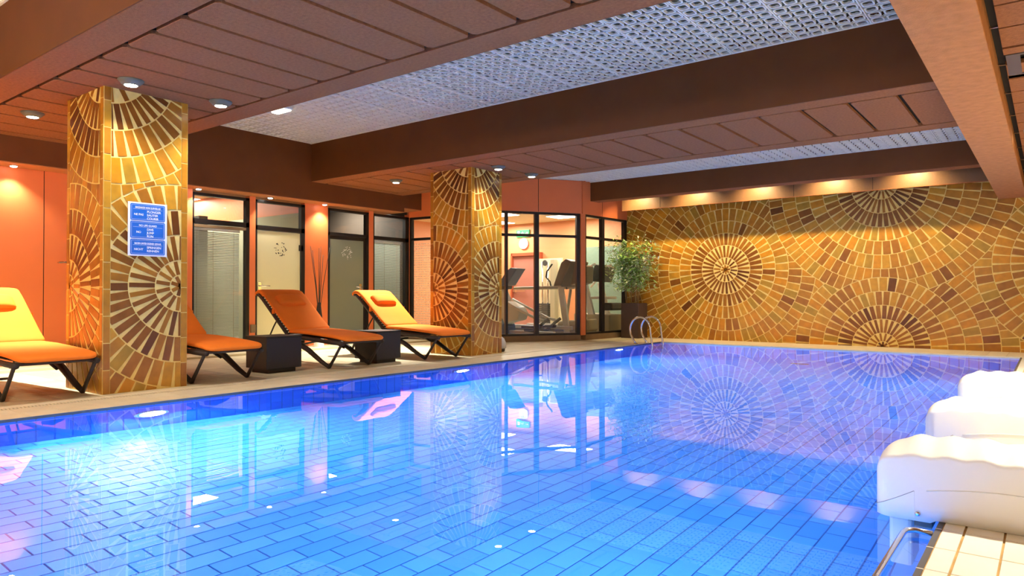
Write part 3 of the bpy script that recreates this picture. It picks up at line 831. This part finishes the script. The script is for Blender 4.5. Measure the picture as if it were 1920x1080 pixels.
downlight(-6.43, 2.82, ZS, 'round downlight above the pool-side edge of the near column, close to its top', P_DOWN)
downlight(-6.44, 3.67, ZS, 'round downlight right of the near column top', P_DOWN)
downlight(-8.39, 2.70, ZS, 'round downlight left of the near column over the first lounger', 1100, aim=(-8.5, 2.45, 0), ang=76)
downlight(-6.45, 8.03, ZS, 'round downlight just above the top of the far column', P_DOWN)
downlight(-6.44, 8.85, ZS, 'round downlight right of the far column top', P_DOWN)
downlight(-8.55, 7.95, ZS, 'round downlight left of the far column over the last lounger', 1100, aim=(-8.45, 7.4, 0), ang=76)
for i, (y, lb) in enumerate(((3.02, 'small soffit spot on the orange wall left of the near column'), (5.35, 'small soffit spot over the near blind window'),
                             (6.55, 'small soffit spot over the pale frosted door'), (7.62, 'small soffit spot over the twig vase and orange panel'),
                             (1.8, 'small soffit spot over the wall at the left frame edge'))):
    downlight(-9.99, y, 2.478, lb, P_SPOT, aim=(-10.0, y, 0), ang=110, big=False, group='soffit spots over the left wall')
for i, (y, z) in enumerate(LAMPS_LEFT):
    t = thing('underwater_lamp', ('round underwater lamp glowing by the near column', 'round underwater lamp glowing in front of the far column', 'round underwater lamp glowing beside the ladder')[i], 'lamp', (-6.0, y, z), 0, 'underwater pool lamps')
    MB().lathe([(.15, 0), (.15, .02), (.11, .03), (.11, 0)], mtx=Matrix.Rotation(PI / 2, 4, 'Y')).build('bezel', 'steel', t, smooth=True)
    MB().lathe([(.105, .0), (.105, .028), (.05, .036), (.001, .038)], mtx=Matrix.Rotation(PI / 2, 4, 'Y')).build('lens', 'pool_lamp_on', t, smooth=True)

# ================================================================== LOUNGERS
def sweep_pad(path, width, thick, round0=0.06, round1=0.06, m='cushion', sag=0.0):
    """a soft slab along a path of (x, z): superellipse sections, rounded ends"""
    mb = MB(); n = 20; ln = [0]
    for i in range(1, len(path)): ln.append(ln[-1] + math.hypot(path[i][0] - path[i - 1][0], path[i][1] - path[i - 1][1]))
    tot = ln[-1]
    st = []
    for i in range(len(path) - 1):
        k = max(1, int((ln[i + 1] - ln[i]) / .05))
        for q in range(k): st.append((i, q / k))
    st.append((len(path) - 2, 1.0))
    ends = [0, .12, .35, .7]
    def pos(s):
        for i in range(len(path) - 1):
            if s <= ln[i + 1] + 1e-9:
                t = (s - ln[i]) / (ln[i + 1] - ln[i]); return path[i][0] + (path[i + 1][0] - path[i][0]) * t, path[i][1] + (path[i + 1][1] - path[i][1]) * t
        return path[-1]
    ss = sorted(set([round(e * round0, 4) for e in ends] + [round(tot - e * round1, 4) for e in ends] + [round(round0 + (tot - round0 - round1) * i / 24, 4) for i in range(25)]))
    for s in ss:
        e = 1.0
        if s < round0: e = math.sqrt(max(0.0, 1 - (1 - s / round0) ** 2))
        if s > tot - round1: e = min(e, math.sqrt(max(0.0, 1 - (1 - (tot - s) / round1) ** 2)))
        x, z = pos(s); x0, z0 = pos(max(0, s - .03)); x1, z1 = pos(min(tot, s + .03)); L = math.hypot(x1 - x0, z1 - z0)
        nx, nz = -(z1 - z0) / L, (x1 - x0) / L
        if nz < 0: nx, nz = -nx, -nz
        hw = width / 2 - (1 - e) * min(.09, max(round0, round1)); ht = thick / 2 * (.35 + .65 * e)
        for k in range(n):
            a = 2 * PI * k / n; ca, sa = math.cos(a), math.sin(a)
            py = hw * math.copysign(abs(ca) ** .28, ca); pt = ht * math.copysign(abs(sa) ** .6, sa)
            mb.v.append((x + nx * (pt + thick / 2), py, z + nz * (pt + thick / 2)))
    m_ = len(ss)
    for i in range(m_ - 1):
        for k in range(n):
            a = i * n + k; b = i * n + (k + 1) % n; mb.f.append([a, b, b + n, a + n]); mb.m.append(0)
    mb.f.append(list(range(n))[::-1]); mb.m.append(0); mb.f.append([(m_ - 1) * n + k for k in range(n)]); mb.m.append(0)
    return mb


def make_lounger(label, loc, rz):
    t = thing('sun_lounger', label, 'lounger', loc, rz, 'orange cushioned sun loungers along the pool')
    rail = [(.27, .345), (.05, .352), (-.2, .368), (-.5, .388), (-.84, .398), (-1.1, .385), (-1.40, .365)]
    for s in (-1, 1):
        y = s * .315
        MB().tube([(x, y, z - .03) for x, z in rail], .026, sq=1.0).build('side_rail', 'rattan', t, smooth=True)
        MB().tube([(.0, y, .016), (.10, y, .14), (.245, y, .325)], [.020, .017, .016]).build('leg', 'rattan', t, smooth=True)
        MB().tube([(-1.60, y, .016), (-1.50, y, .20), (-1.36, y, .345)], [.018, .018, .018]).build('leg', 'rattan', t, smooth=True)
        MB().tube([(.0, y, .018), (-.16, y, .085), (-.42, y, .215), (-.60, y, .275), (-.80, y, .30)], [.022, .028, .034, .034, .024]).build('brace', 'rattan', t, smooth=True)
        MB().tube([(-.45, y * .9, .20), (-.60, y * .9, .245), (-.80, y * .9, .270), (-1.05, y * .9, .262), (-1.30, y * .9, .215), (-1.52, y * .9, .15)], .014).build('arched_brace', 'rattan', t, smooth=True)
        MB().tube([(-.84, y, .385), (-1.10, y, .60), (-1.40, y, .845), (-1.49, y, .905), (-1.53, y, .90)], [.024, .024, .022, .020, .018]).build('back_rail', 'rattan', t, smooth=True)
        MB().tube([(-1.12, y * .85, .60), (-1.22, y * .85, .48), (-1.30, y * .85, .365)], .010).build('back_stay', 'rattan', t, smooth=True)
    for x, z in ((.25, .325), (-.84, .37), (-1.38, .345), (-1.60, .03)):
        MB().tube([(x, -.315, z), (x, .315, z)], .014).build('cross_bar', 'rattan', t, smooth=True)
    mb = MB()
    for i in range(26): mb.box(-.80 + i * .04, -.77 + i * .04, -.30, .30, .348 + .030 * min(1, i / 26 * -1 + 1), .356 + .030 * (1 - i / 26))
    mb.build('woven_seat', 'rattan', t)
    mb = MB(); a = Vector((-.84, 0, .39)); b = Vector((-1.47, 0, .89)); d = (b - a)
    for i in range(16):
        p = a + d * (i + .1) / 16; q = a + d * (i + .8) / 16
        mb.add([(p.x, -.30, p.z), (p.x, .30, p.z), (q.x, .30, q.z), (q.x, -.30, q.z)], [(0, 1, 2, 3)])
    mb.build('woven_back', 'rattan', t)
    sweep_pad([(-.83, .405), (-.5, .398), (-.2, .382), (.05, .366), (.20, .352), (.31, .325)], .65, .055, .03, .10).build('seat_cushion', 'cushion', t, smooth=True)
    bc = sweep_pad([(-.80, .42), (-.95, .525), (-1.15, .69), (-1.35, .855), (-1.44, .918), (-1.50, .930), (-1.55, .905), (-1.57, .875)], .65, .052, .04, .05).build('back_cushion', 'cushion', t, smooth=True)
    c = Vector((-1.24, 0, .805)); ax = Vector((-.77, 0, .64)).normalized(); nn = Vector((.64, 0, .77))
    mb = MB(); n = 20; m_ = 13
    for i in range(m_):
        f = -1 + 2 * i / (m_ - 1); e = (1 - abs(f) ** 3.2) ** .5 if abs(f) < 1 else 0.0
        for k in range(n):
            a = 2 * PI * k / n; ca, sa = math.cos(a), math.sin(a)
            wv = .098 * (.80 + .20 * e) * math.copysign(abs(ca) ** .5, ca); ht = (.012 + .042 * e) * math.copysign(abs(sa) ** .6, sa)
            p = c + ax * wv + nn * (ht + .030); mb.v.append((p.x, f * .205, p.z))
    for i in range(m_ - 1):
        for k in range(n):
            a = i * n + k; b = i * n + (k + 1) % n; mb.f.append([a, b, b + n, a + n]); mb.m.append(0)
    mb.f += [list(range(n))[::-1], [(m_ - 1) * n + k for k in range(n)]]; mb.m += [0, 0]
    mb.build('headrest', 'cushion', bc, smooth=True)
    for s in (-1, 1): MB().box(-1.16, -1.12, s * .325 - .012, s * .325 + .012, .655, .72).build('tie_strap', 'cushion', bc)
    return t


l0 = make_lounger('orange sun lounger left of the near column, its backrest brightly lit', (-7.01, 2.36, 0), math.radians(3))
dup(l0, (-6.925, 3.955, 0), math.radians(2), 'orange sun lounger half hidden behind the right side of the near column')
dup(l0, (-6.985, 5.715, 0), math.radians(0.5), 'dark orange sun lounger between the two black side tables, its headrest unlit')
dup(l0, (-6.90, 7.285, 0), math.radians(-0.5), 'orange sun lounger touching the far column, its backrest glowing yellow')


def side_table(label, loc, sx, sy, rz=0):
    t = thing('side_table', label, 'table', loc, rz, 'black box side tables')
    mb = MB(); mb.box(-sx / 2, sx / 2, -sy / 2, sy / 2, .05, .41)
    mb.build('body', 'darkbox', t, bevel=.006)
    MB().box(-sx / 2 - .004, sx / 2 + .004, -sy / 2 - .004, sy / 2 + .004, .41, .424).build('top', 'darkbox', t, bevel=.004)
    MB().box(-sx / 2 + .05, sx / 2 - .05, -sy / 2 + .05, sy / 2 - .05, 0, .05).build('plinth', 'darkbox', t)


side_table('black box side table before the dark orange lounger, nearer one', (-7.28, 4.83, 0), .42, .47)
side_table('black box side table between the dark and the yellow lit lounger', (-7.22, 6.385, 0), .44, .43)

# ================================================================== NOTICE ON THE COLUMN
sg = thing('notice_board', 'white board with three blue bathing notices on the near column', 'sign', (XC + .014, 3.131, 1.52))
MB().box(0, .004, -.18, .18, -.252, .252).build('board', 'sign_white', sg)


def text(body, y, z, size, parent, m='sign_white', bold=False, x=.0075, align='LEFT', sx=1.0):
    c = bpy.data.curves.new('lettering', 'FONT'); c.body = body; c.size = size; c.extrude = .0004; c.align_x = align; c.align_y = 'CENTER'
    if bold: c.offset = size * .022
    c.materials.append(M[m]); o = bpy.data.objects.new('lettering', c); COL.objects.link(o)
    me = bpy.data.meshes.new_from_object(o.evaluated_get(bpy.context.evaluated_depsgraph_get()))
    bpy.data.objects.remove(o); bpy.data.curves.remove(c)
    if not me.materials: me.materials.append(M[m])
    o = bpy.data.objects.new('lettering', me); COL.objects.link(o); o.parent = parent
    o.location = (x, y, z); o.rotation_euler = (PI / 2, 0, PI / 2); o.scale = (sx, 1, 1); return o


def plate(z0, z1, title, tw, left, lines, rule):
    mb = MB(); r = .012; pts = []
    for qy, qz, a0 in ((1, 1, 0), (-1, 1, 90), (-1, -1, 180), (1, -1, 270)):
        for a in (0, 30, 60, 90):
            aa = math.radians(a0 + a); pts.append((qy * (.160 - r) + r * math.cos(aa), (z0 + z1) / 2 + qz * ((z1 - z0) / 2 - r) + r * math.sin(aa)))
    n = len(pts)
    mb.add([(.004, p[0], p[1]) for p in pts] + [(.0065, p[0], p[1]) for p in pts], [tuple(range(n, 2 * n))] + [(i, (i + 1) % n, n + (i + 1) % n, n + i) for i in range(n)])
    pl = mb.build('blue_plate', 'sign_blue', sg)
    mb = MB(); a, b, zz0, zz1 = -.150, .150, z0 + .010, z1 - .010
    for q in ((a, b, zz0, zz0 + .0015), (a, b, zz1 - .0015, zz1), (a, a + .0015, zz0, zz1), (b - .0015, b, zz0, zz1)): mb.box(.0065, .0072, *q)
    mb.box(.0065, .0072, -.135, .135, rule, rule + .0015)
    mb.build('border_line', 'sign_white', pl)
    text(title, 0, rule + .015, .025, pl, bold=True, align='CENTER', sx=tw)
    text(left[0], left[1], left[2], .027, pl, align='CENTER', bold=True)
    for i, l in enumerate(lines): text(l, -0.01, rule - .022 - i * .0315, .029, pl, bold=True)


plate(.083, .238, 'BAIGNADE NON SURVEILLEE', .72, ('NE PAS', -.085, .137), ['PLONGER', 'SAUTER', 'COURIR'], .188)
plate(-.085, .073, 'NO LIFE GUARD', .90, ('NO', -.085, -.028), ['DIVE', 'JUMP', 'RUN'], .020)
plate(-.238, -.095, 'BADEN UNTER EIGENER GEFAHR', .66, ('NICHT', -.085, -.190), ['SPRINGEN', 'RENNEN'], -.150)

# ================================================================== VASE WITH TWIGS
vs = thing('twig_vase', 'tall black vase of bare twigs before the orange panel between the doors', 'vase', (-9.85, 7.40, .44))
MB().lathe([(.062, 0), (.064, .01), (.030, .32), (.028, .335), (.022, .335)], n=20).build('vase', 'vase', vs, smooth=True)
rng = random.Random(4)
for dy, dx, h in ((-.19, .02, 1.28), (-.10, -.05, 1.22), (-.03, .04, 1.26), (.06, -.03, 1.29), (.20, .03, 1.28), (-.15, .05, 1.05), (.13, -.06, 1.15)):
    MB().tube([(dx * .1, dy * .1, .20), (dx * .35, dy * .4, .20 + (h - .2) * .4), (dx, dy, h)], [.007, .006, .004], n=6).build('twig', 'twig', vs, smooth=True)
tag(MB().lathe([(.085, .03), (.085, .435), (.080, .44), (.001, .44)], c=(-9.85, 7.40, 0), n=24).build('pedestal', 'white', smooth=False), 'round white pedestal under the black twig vase', 'pedestal')

# ================================================================== BAMBOO IN ITS PLANTER
pt = thing('bamboo_planter', 'leafy bamboo in a square brown planter before the end of the gym window', 'plant', (-6.99, 13.29, 0))
MB().box(-.205, .205, -.2, .2, 0, .73).build('planter', 'planter', pt, bevel=.006)
MB().box(-.19, .19, -.185, .185, .72, .733).build('soil', 'soil', pt)
rng = random.Random(21); tips = []
for i in range(16):
    bx, by = rng.uniform(-.13, .13), rng.uniform(-.13, .1); tx, ty = bx * 2.2 + rng.uniform(-.18, .2), by * 1.2 + rng.uniform(-.25, .05); h = rng.uniform(1.6, 2.12)
    pts = [(bx, by, .70), (bx * 1.3, by * 1.2, 1.15), (bx * .4 + tx * .6, by * .5 + ty * .5, 1.15 + (h - 1.15) * .55), (tx, ty, h)]
    MB().tube(pts, [.008, .007, .005, .002], n=6).build('cane', 'cane', pt, smooth=True); tips.append(pts)
for nm, m, cnt in (('foliage', 'leaf_b', 1300), ('foliage', 'leaf_a', 1500), ('foliage', 'leaf_c', 900)):
    mb = MB()
    for i in range(cnt):
        p = rng.choice(tips); t = rng.uniform(.18, 1.0) ** .8; k = min(2, int(t * 3)); f = t * 3 - k
        q = Vector(p[k]).lerp(Vector(p[k + 1]), f) + Vector((rng.gauss(-.02, .17), rng.gauss(-.03, .08), rng.gauss(.02, .10)))
        if q.z < .98: q.z = .98 + rng.random() * .4
        q.y = min(q.y, .20)
        a = rng.random() * 6.28; dz = rng.uniform(-.9, .25); d = Vector((math.cos(a), math.sin(a), dz)).normalized(); L = rng.uniform(.08, .15); w = L * .13
        sd = d.cross(Vector((rng.uniform(-.4, .4), rng.uniform(-.4, .4), 1))).normalized() * w
        e = q + d * L; m1 = q + d * L * .4
        if e.y > .24: continue
        mb.add([q, m1 + sd, e, m1 - sd], [(0, 1, 2, 3)])
    mb.build(nm, m, pt, kind='stuff')

# ================================================================== POOL LADDER AND RAIL
ld = thing('pool_ladder', 'stainless steel pool ladder with two hoop handrails at the far left corner', 'ladder', (-6.0, 11.82, 0))
for y in (-.22, .22):
    pts = []
    for i in range(25):
        t = i / 24
        a = PI * (1.08 - 1.16 * t); pts.append((.02 + .205 * math.cos(a) - .0, y, .27 + .225 * math.sin(a)))
    pts = [(-.07, y, -.003), (-.12, y, .08), (-.17, y, .17)] + pts[1:-1] + [(.245, y, .12), (.262, y, .0), (.265, y, -.3), (.255, y, -1.0)]
    MB().tube(pts, .019, n=10).build('handrail', 'steel', ld, smooth=True)
    MB().lathe([(.045, 0), (.045, .008), (.024, .02), (.001, .02)], c=(-.07, y, 0), n=16).build('flange', 'steel', ld, smooth=True)
for z in (-.28, -.53, -.78): MB().box(.225, .30, -.21, .21, z - .012, z + .012).build('tread', 'steel', ld, bevel=.004)
tag(MB().tube([(-.362, 3.077, -.004), (-.42, 3.082, -.002), (-.447, 3.06, -.002), (-.452, 3.02, -.003), (-.452, 1.6, -.003), (-.44, 1.56, -.003), (-.36, 1.55, -.004)], .0105, n=10).build('grab_rail', 'steel', smooth=True),
    'steel grab rail along the pool edge below the nearest white hood', 'rail')
# ================================================================== WHITE HOODS ON THE POOL EDGE
def hood_mesh():
    mb = MB(); X0, X1 = -.585, .30; nx, n = 40, 22; D = .33
    rows = []
    for i in range(nx + 1):
        t = i / nx; x = X0 + (X1 - X0) * (t ** 1.25); s = x - X0
        if s < .13: top = .17 + .070 * math.sqrt(max(0, 1 - (1 - s / .13) ** 2))
        else: top = .24 + .010 * (s - .13) / .2 if s < .33 else .25 - .06 * ((s - .33) / .55) ** 1.6
        top += .0055 * math.sin(s * 2 * PI / .118 + 0.4) * min(1, s / .1)
        bottom = -.016 if x > XR - .02 else -.028
        inset = .035 * (1 - min(1, s / .05)) ** 2
        y0, y1 = 0 + inset, D - inset; r = .020; cr = .046
        prof = [(y0, bottom), (y0, bottom + .06), (y0, (top - r) * .5), (y0, top - r)]
        for a in (15, 35, 55, 75): prof.append((y0 + r * (1 - math.cos(math.radians(a))), top - r + r * math.sin(math.radians(a))))
        for f in (.3, .5, .7): prof.append((y0 + (y1 - y0) * f, top + cr * (1 - (2 * f - 1) ** 2) * min(1, .35 + s / .2)))
        for a in (75, 55, 35, 15): prof.append((y1 - r * (1 - math.cos(math.radians(a))), top - r + r * math.sin(math.radians(a))))
        prof += [(y1, top - r), (y1, (top - r) * .5), (y1, bottom + .06), (y1, bottom)]
        rows.append([(x, p[0], p[1]) for p in prof])
    m = len(rows[0])
    for r in rows: mb.v += r
    for i in range(nx):
        for k in range(m - 1): mb.f.append([i * m + k, i * m + k + 1, (i + 1) * m + k + 1, (i + 1) * m + k][::-1]); mb.m.append(0)
        mb.f.append([i * m + m - 1, i * m, (i + 1) * m, (i + 1) * m + m - 1][::-1]); mb.m.append(0)
    mb.f.append(list(range(m))); mb.m.append(0); mb.f.append([nx * m + k for k in range(m)][::-1]); mb.m.append(0)
    return mb


def make_hood(label, y):
    t = thing('jet_hood', label, 'hood', (0, y, .018), 0, 'white hoods on the right pool edge')
    hood_mesh().build('shell', 'hood', t, smooth=True)
    z = lambda x: .028 + .068 * (1 / (1 + math.exp(-(x + .52) / .018))) if x < -.447 else .096
    MB().tube([(-.5845, .03, .018)] + [(-.58 + .0135 * i, -.0005, .019 + .072 * (i / 10) ** 1.15) for i in range(11)] + [(-.444, -.0005, .088)], .0014, n=4).build('seam', 'seam', t)
    MB().box(-.4455, -.4435, -.0012, .002, -.016, .09).build('seam', 'hood', t)
    MB().tube([(-.40 + .046 * i, -.0008, .098 + .030 * math.sin(PI * min(1, i / 12))) for i in range(15)], .0022, n=5).build('ridge', 'hood', t, smooth=True)
    MB().lathe([(.010, -.004), (.010, .004), (.006, .007), (.001, .007)], c=(-.432, -.002, .002), n=12, mtx=Matrix.Rotation(PI / 2, 4, 'X')).build('bolt', 'steel', t, smooth=True)
    MB().box(-.447, -.385, .02, .26, -.10, -.015).build('bracket', 'dark_lip', t)
    MB().box(-.545, -.46, .06, .26, -.62, -.02).build('intake_housing', 'intake', t, bevel=.015)
    return t


h0 = make_hood('white plastic hood on the pool edge, nearest and largest of the three', 3.235)
dup(h0, (0, 4.66, .018), 0, 'white plastic hood on the pool edge, middle of the three')
dup(h0, (0, 6.42, .018), 0, 'white plastic hood on the pool edge, smallest, nearest the tiled end wall')

bn = thing('floor_cleaner', 'small rounded grey appliance on the deck just right of the far column base', 'appliance', (-7.04, 8.73, 0))
MB().lathe([(.001, .25), (.06, .245), (.115, .21), (.145, .14), (.15, .06), (.14, .05)][::-1], n=20).build('cover', 'machine', bn, smooth=True)
MB().lathe([(.12, 0), (.13, .02), (.13, .05), (.1, .055)], n=20).build('base', 'machine_dark', bn, smooth=True)

gl_ = thing('ceiling_lamp', 'small white lamp box under the ring lattice ceiling near the near column', 'lamp', (-8.26, 5.58, 3.42))
MB().box(-.16, .16, -.07, .07, -.02, .01).build('housing', 'white', gl_, bevel=.004); MB().box(-.145, .145, -.055, .055, -.035, -.019).build('diffuser', 'panel_on', gl_, bevel=.004)
dr = thing('pool_drain', 'dark slotted drain on the pool floor near the tiled end wall', 'drain', (-3.25, 11.89, pool_z(11.89) + .002))
MB().box(-.14, .14, -.06, .06, 0, .012).build('frame', 'machine_dark', dr)
for i in range(6): MB().box(-.115 + i * .042, -.095 + i * .042, -.05, .05, .008, .018).build('bar', 'bezel', dr)

# ================================================================== GYM
ck = thing('wall_clock', 'round white wall clock on the orange gym wall above the door', 'clock', (-11.53, 15.49, 2.32))
RX = Matrix.Rotation(PI / 2, 4, 'X')
MB().lathe([(.15, 0), (.155, .03), (.14, .045), (.135, .035)], n=32, mtx=RX).build('rim', 'white', ck, smooth=True)
MB().lathe([(.136, .0), (.136, .032), (.001, .032)], n=32, mtx=RX).build('face', 'machine', ck); fc = ck.children[-1]
MB().lathe([(.07, .0), (.07, .034), (.001, .034)], c=(-.01, 0, 0), n=24, mtx=RX).build('dial', 'white', fc)
MB().box(-.004, .004, -.038, -.035, 0, .09).box(-.05, .0, -.038, -.035, -.004, .004).build('hands', 'machine_dark', fc)
ex = thing('exit_sign', 'green emergency exit sign with running figure above the clock in the gym', 'sign', (-11.55, 15.46, 2.60))
MB().box(-.22, .22, -.01, .02, -.10, .10).build('plate', 'green_sign', ex)
e2 = MB(); yy = (-.0125, -.0105)
e2.box(-.18, -.10, *yy, -.07, .07); e2.tube([(.0, -.0115, .045), (.001, -.0115, .046)], .018, n=8)
for p in ([(-.0, .02), (-.02, -.01)], [(-.02, -.01), (.02, -.04), (.01, -.07)], [(-.02, -.01), (-.05, -.04), (-.08, -.05)], [(0, .02), (.05, .0)], [(0, .02), (-.05, .01)], [(.09, 0), (.19, 0)], [(.15, .03), (.19, 0), (.15, -.03)]):
    e2.tube([(a, -.0115, b) for a, b in p], .009, n=6)
e2.build('pictogram', 'white', ex)
gd = sempty('door_3', 'red door with push bar in the back wall of the gym', (-11.4, 15.5, 0))
MB().box(-.47, .47, -.14, -.002, 1.98, 2.06).box(-.50, -.45, -.14, -.002, 0, 2.06).box(.45, .50, -.14, -.002, 0, 2.06).build('frame', 'orange_dark', gd)
MB().box(-.45, .45, -.06, -.02, .02, 1.98).build('door_leaf', 'door_red', gd)
MB().box(-.43, .0, -.13, -.10, 1.0, 1.03).box(-.43, -.41, -.11, -.06, .99, 1.04).build('push_bar', 'steel', gd)
MB().box(-.40, -.34, -.08, -.06, .98, 1.2).build('lock_plate', 'steel', gd)


def P2(t, pts, r, m, name='tube', n=8, y=0.0):
    MB().tube([(a, y if len(q) == 2 else q[1], b) for q in pts for a, b in [(q[0], q[-1])]], r, n=n).build(name, m, t, smooth=True)


def slab(t, pts, y0, y1, m, name, bevel=.012):
    """side outline in (x, z), extruded across"""
    n = len(pts); a = sum(pts[i][0] * pts[(i + 1) % n][1] - pts[(i + 1) % n][0] * pts[i][1] for i in range(n))
    if a < 0: pts = pts[::-1]
    mb = MB(); mb.add([(p[0], y0, p[1]) for p in pts] + [(p[0], y1, p[1]) for p in pts],
                      [tuple(range(n)), tuple(range(2 * n - 1, n - 1, -1))] + [(i, n + i, n + (i + 1) % n, (i + 1) % n) for i in range(n)])
    mb.build(name, m, t, bevel=bevel)


el = thing('elliptical_trainer', 'grey elliptical trainer with blue console right of the far column', 'trainer', (-9.30, 12.0, .01))
slab(el, [(-.25, 1.08), (.02, 1.10), (.30, 1.46), (.12, 1.48), (-.02, 1.38)], -.16, .16, 'machine_blue', 'console')
slab(el, [(-.32, 1.0), (-.05, 1.02), (-.03, 1.10), (-.28, 1.10)], -.12, .12, 'machine_dark', 'console_base')
slab(el, [(-.42, .05), (-.25, .05), (-.02, .75), (-.16, 1.02), (-.28, 1.02), (-.40, .75)], -.10, .10, 'machine', 'mast')
slab(el, [(-.50, .10), (.05, .30), (.32, .36), (.38, .50), (.28, .64), (0, .76), (-.30, .70), (-.60, .45)], -.17, .17, 'machine', 'flywheel_cover', .03)
slab(el, [(-.70, .0), (.0, .0), (.0, .22), (-.1, .40), (-.70, .40)], -.20, .20, 'machine_blue', 'base', .03)
for s in (-1, 1):
    P2(el, [(-.10, s * .2, .80), (.35, s * .22, .60), (.85, s * .22, .40), (1.05, s * .22, .36)], .03, 'machine', 'link_arm')
    P2(el, [(.55, s * .22, .16), (.80, s * .22, .14), (1.0, s * .22, .30), (1.15, s * .22, .40)], .035, 'machine_dark', 'pedal_arm')
    P2(el, [(-.36, s * .26, 1.05), (-.30, s * .26, 1.22), (-.22, s * .26, 1.34)], .018, 'machine_dark', 'handle')
    slab(el, [(.50, .20), (1.0, .20), (1.02, .26), (.50, .25)], s * .22 - .07, s * .22 + .07, 'machine_dark', 'foot_plate')
MB().box(.0, 1.15, -.05, .05, .06, .13).build('floor_beam', 'machine', el, bevel=.01); MB().box(1.05, 1.15, -.3, .3, 0, .07).build('foot', 'machine_dark', el)

tm = thing('treadmill', 'beige treadmill with big tilted console behind the second gym pane', 'treadmill', (-8.55, 12.75, .01))
slab(tm, [(.10, 1.08), (.28, 1.06), (.56, 1.60), (.42, 1.66), (.30, 1.58)], -.36, .36, 'screen_grey', 'console', .02)
slab(tm, [(.50, 1.10), (.70, 1.15), (.72, 1.50), (.60, 1.54)], -.30, .30, 'screen_grey', 'console_back', .02)
for s in (-1, 1):
    slab(tm, [(.24, 1.06), (.36, 1.06), (.56, .05), (.40, .05)], s * .36 - .035, s * .36 + .035, 'machine', 'upright')
    P2(tm, [(-.95, s * .36, 1.04), (-.3, s * .36, 1.05), (.30, s * .36, 1.06)], .032, 'machine_tan', 'handrail')
    P2(tm, [(.02, s * .30, 1.02), (-.02, s * .30, 1.18), (-.12, s * .30, 1.28), (-.10, s * .30, 1.40), (.04, s * .30, 1.56)], .018, 'machine_dark', 'grip')
    MB().box(-1.1, .6, s * .36 - .05, s * .36 + .05, .16, .24).build('side_board', 'machine', tm, bevel=.01)
MB().box(-1.1, .5, -.30, .30, .14, .20).build('belt', 'machine_dark', tm, bevel=.01); MB().box(-1.0, .75, -.38, .38, .05, .14).build('base', 'machine_tan', tm, bevel=.02)
slab(tm, [(.10, .14), (.80, .14), (.78, .38), (.25, .34)], -.36, .36, 'machine_tan', 'motor_cover', .03)
P2(tm, [(.12, .30, 1.02), (.05, .30, .60), (.0, .30, .25)], .035, 'machine_tan', 'column_post')

t2 = thing('treadmill', 'greenish grey treadmill behind the gym window beside the bamboo', 'treadmill', (-8.25, 13.75, .01))
slab(t2, [(-.30, 0.0), (.62, 0.0), (.62, .46), (-.30, .48)], -.38, .38, 'machine_tan', 'base', .02)
for s in (-1, 1):
    slab(t2, [(-.10, 1.18), (.02, 1.18), (.22, .46), (.06, .46)], s * .34 - .04, s * .34 + .04, 'machine', 'upright')
    P2(t2, [(-.30, s * .36, 1.08), (-.05, s * .36, 1.34), (.05, s * .36, 1.50), (.25, s * .36, 1.58)], .028, 'machine', 'handrail')
slab(t2, [(.05, 1.20), (.30, 1.18), (.42, 1.52), (.20, 1.58)], -.30, .30, 'machine_dark', 'console', .02)
MB().box(.02, .40, -.34, .34, .80, .86).build('cross_brace', 'machine', t2, bevel=.01); MB().box(.35, .60, -.25, .25, .55, .72).build('motor_cover', 'machine_dark', t2, bevel=.04)
bk_ = thing('exercise_bike', 'dark exercise bike seen behind the last gym pane beside the planter', 'bike', (-7.62, 14.4, .01))
slab(bk_, [(-.25, .20), (.25, .20), (.28, .55), (.05, .68), (-.2, .5)], -.12, .12, 'machine_dark', 'flywheel_cover', .03)
P2(bk_, [(.0, .55), (-.04, .85), (-.06, 1.02)], .035, 'machine', 'mast'); P2(bk_, [(-.28, 1.04), (-.06, 1.06), (.16, 1.04)], .035, 'machine_tan', 'handlebar')
MB().box(-.3, .3, -.2, .2, 0, .06).build('foot', 'machine_dark', bk_, bevel=.01); MB().box(-.06, .06, -.06, .06, .05, .25).build('frame', 'machine', bk_)
slab(bk_, [(.25, .85), (.50, .85), (.48, .92), (.28, .94)], -.1, .1, 'machine_dark', 'saddle'); P2(bk_, [(.2, .35), (.36, .86)], .025, 'machine', 'seat_post')

cm = thing('cable_station', 'tall cream weight station with guide rods before the orange gym wall', 'weight station', (-10.25, 14.8, .01))
MB().box(-.36, .36, .10, .16, .05, 1.84).build('panel', 'cream_wall', cm); MB().box(-.4, .4, -.2, .2, 0, .06).build('base', 'machine', cm)
for x in (-.17, .0): MB().tube([(x, 0, .05), (x, 0, 1.75)], .022).build('guide_rod', 'steel', cm, smooth=True)
for i in range(12): MB().box(-.22, .05, -.09, .09, .08 + i * .05, .125 + i * .05).build('weight_plate', 'machine_dark', cm)
MB().box(.10, .24, -.05, .08, .05, 1.80).build('mast', 'machine_tan', cm, bevel=.01); MB().lathe([(.07, -.02), (.08, 0), (.07, .02)], c=(-.08, -.02, 1.72), n=20, mtx=RX).build('pulley', 'machine_dark', cm)
for z in (.45, 1.1): MB().tube([(-.3, -.05, z), (-.22, -.12, z + .02), (-.12, -.10, z)], .015).build('hook', 'machine_dark', cm, smooth=True)
tw = thing('scale_column', 'white height scale column behind the dotted gym screen', 'scale', (-9.55, 10.6, .01))
MB().box(-.05, .05, -.05, .05, .12, 1.33).build('mast', 'machine', tw, bevel=.008); MB().box(-.16, .16, -.2, .2, 0, .12).build('base', 'white', tw, bevel=.02); MB().box(-.09, .09, -.06, .06, .98, 1.03).build('slider', 'machine_dark', tw)
